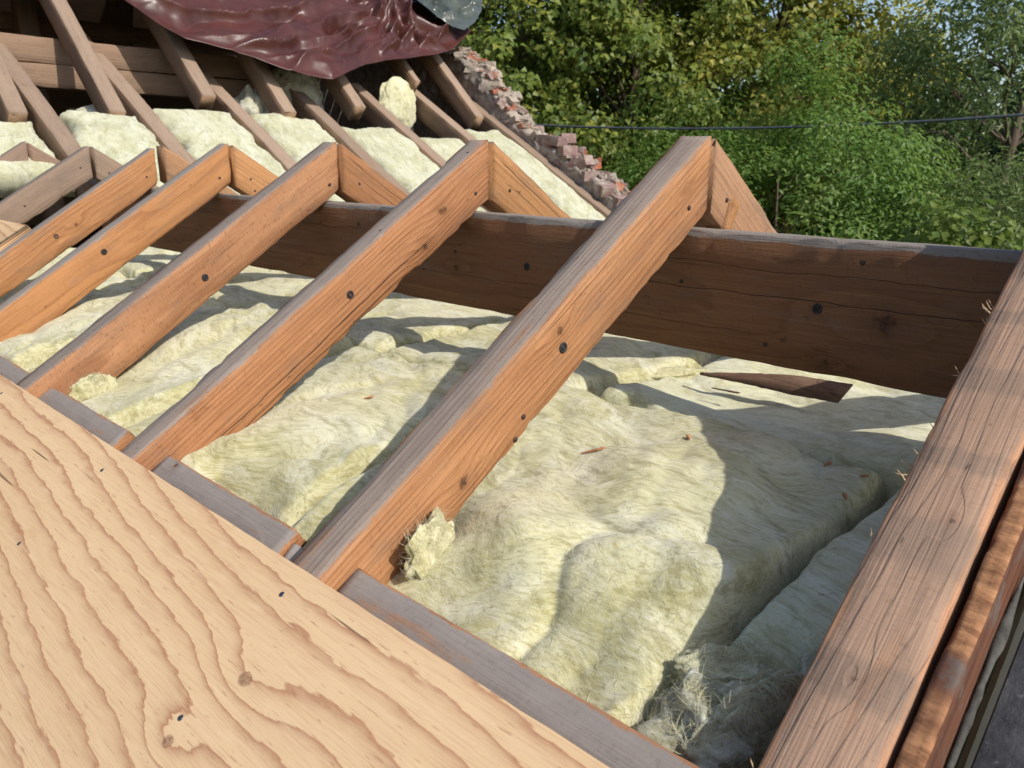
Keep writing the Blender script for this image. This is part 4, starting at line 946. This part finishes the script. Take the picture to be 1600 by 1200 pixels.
L_ivy = leaf_mat('pale_ivy_leaf', [(.07, .12, .02), (.12, .18, .03), (.20, .24, .05)])
tree('maple_tree', 'dark green maple with browning leaf tips behind the brick gable', away(-.690, .725, 16.0), 1.2, (2.9, 2.9, 4.6), 560, 80, .42, .11, .95, L_maple, 11, .5)
tree('maple_tree', 'large green maple beside the browning one, above the overhead cable', away(-.585, .81, 15.5), 1.5, (2.5, 2.5, 4.6), 540, 80, .40, .11, .95, L_maple, 12, .5)
tree('maple_tree', 'maple turning yellow at its top, pale limbs showing', away(-.455, .89, 17.0), 2.0, (2.7, 2.7, 3.6), 450, 74, .42, .115, .95, L_yel, 13, .5, limbs=60)
tree('broadleaf_tree', 'dark tree in the shade between the yellowing maple and the willow', away(-.355, .93, 20.0), -.6, (2.4, 2.4, 3.4), 360, 44, .45, .17, .8, L_dark, 14, .3)
tree('feathery_tree', 'low feathery bright green tree crossed by the overhead cable', away(-.432, .902, 12.0), -1.55, (2.35, 2.35, 2.85), 760, 74, .36, .085, .42, L_fea, 15, .25, .6, .07)
tree('feathery_tree', 'smaller feathery tree left of the bright green one, in front of the maple trunks', away(-.545, .838, 13.0), -1.9, (1.7, 1.7, 2.3), 330, 70, .36, .085, .42, L_fea, 16, .25, .6, .07)
tree('willow_tree', 'grey green willow like tree with thin drooping leaves', away(-.238, .97, 14.0), .4, (2.0, 2.0, 3.6), 420, 60, .36, .125, .30, L_wil, 17, .9, .8)
tree('willow_tree', 'lower grey green willow like tree beside the feathery tree', away(-.232, .972, 11.5), -1.6, (1.25, 1.25, 1.7), 230, 60, .32, .105, .30, L_wil, 18, .7, .8, .12)
tree('ivy_bush', 'bright pale green climbing bush at the foot of the willow', away(-.23, .97, 9.2), -1.60, (1.2, 1.2, 1.2), 210, 56, .22, .085, .9, L_ivy, 19, .4, trunk=False, group='bushes')
tree('broadleaf_tree', 'tall dark tree filling the gap behind the maples', away(-.63, .775, 24.0), .5, (3.4, 3.4, 5.2), 330, 44, .6, .22, .85, L_dark, 20, .3)
tree('broadleaf_tree', 'dark distant tree behind the yellowing maple', away(-.52, .854, 25.0), .0, (3.6, 3.6, 4.8), 330, 44, .6, .22, .85, L_dark, 21, .3)
tree('broadleaf_tree', 'dark distant tree behind the feathery tree', away(-.42, .908, 26.0), -1.5, (3.4, 3.4, 4.0), 300, 44, .6, .22, .85, L_dark, 22, .3)
tree('broadleaf_tree', 'dark distant tree behind the willow like trees', away(-.25, .968, 25.0), -.5, (3.8, 3.8, 4.2), 330, 44, .6, .22, .85, L_dark, 23, .3)
tree('broadleaf_tree', 'distant tree seen past the corner of the grey green tarp', away(-.76, .65, 24.0), -.5, (3.0, 3.0, 4.2), 300, 44, .6, .22, .85, L_maple, 24, .3)
tree('broadleaf_tree', 'dark tree at the far right beyond the willow', away(-.08, .997, 20.0), .0, (3.2, 3.2, 4.6), 300, 44, .55, .2, .85, L_dark, 25, .3)

# overhead cable
M_cab = simple('cable_sheath', (.07, .08, .10), .5, .2, 20)
pA, pB = np.array([-12.5, 8.0, .95]), np.array([4.0, 11.8, 1.35]); n_ = 60; t = np.linspace(0, 1, n_)[:, None]
pts = pA+(pB-pA)*t-np.array([0, 0, 1])*(4*t*(1-t))*.72
org = pts[n_//2].copy()
link('overhead_cable', tubes('overhead_cable', [(pts-org, [.0145]*n_)], 6), M_cab, None, Matrix.Translation(Vector(org)), 'dark overhead cable sagging in front of the trees', 'cable')
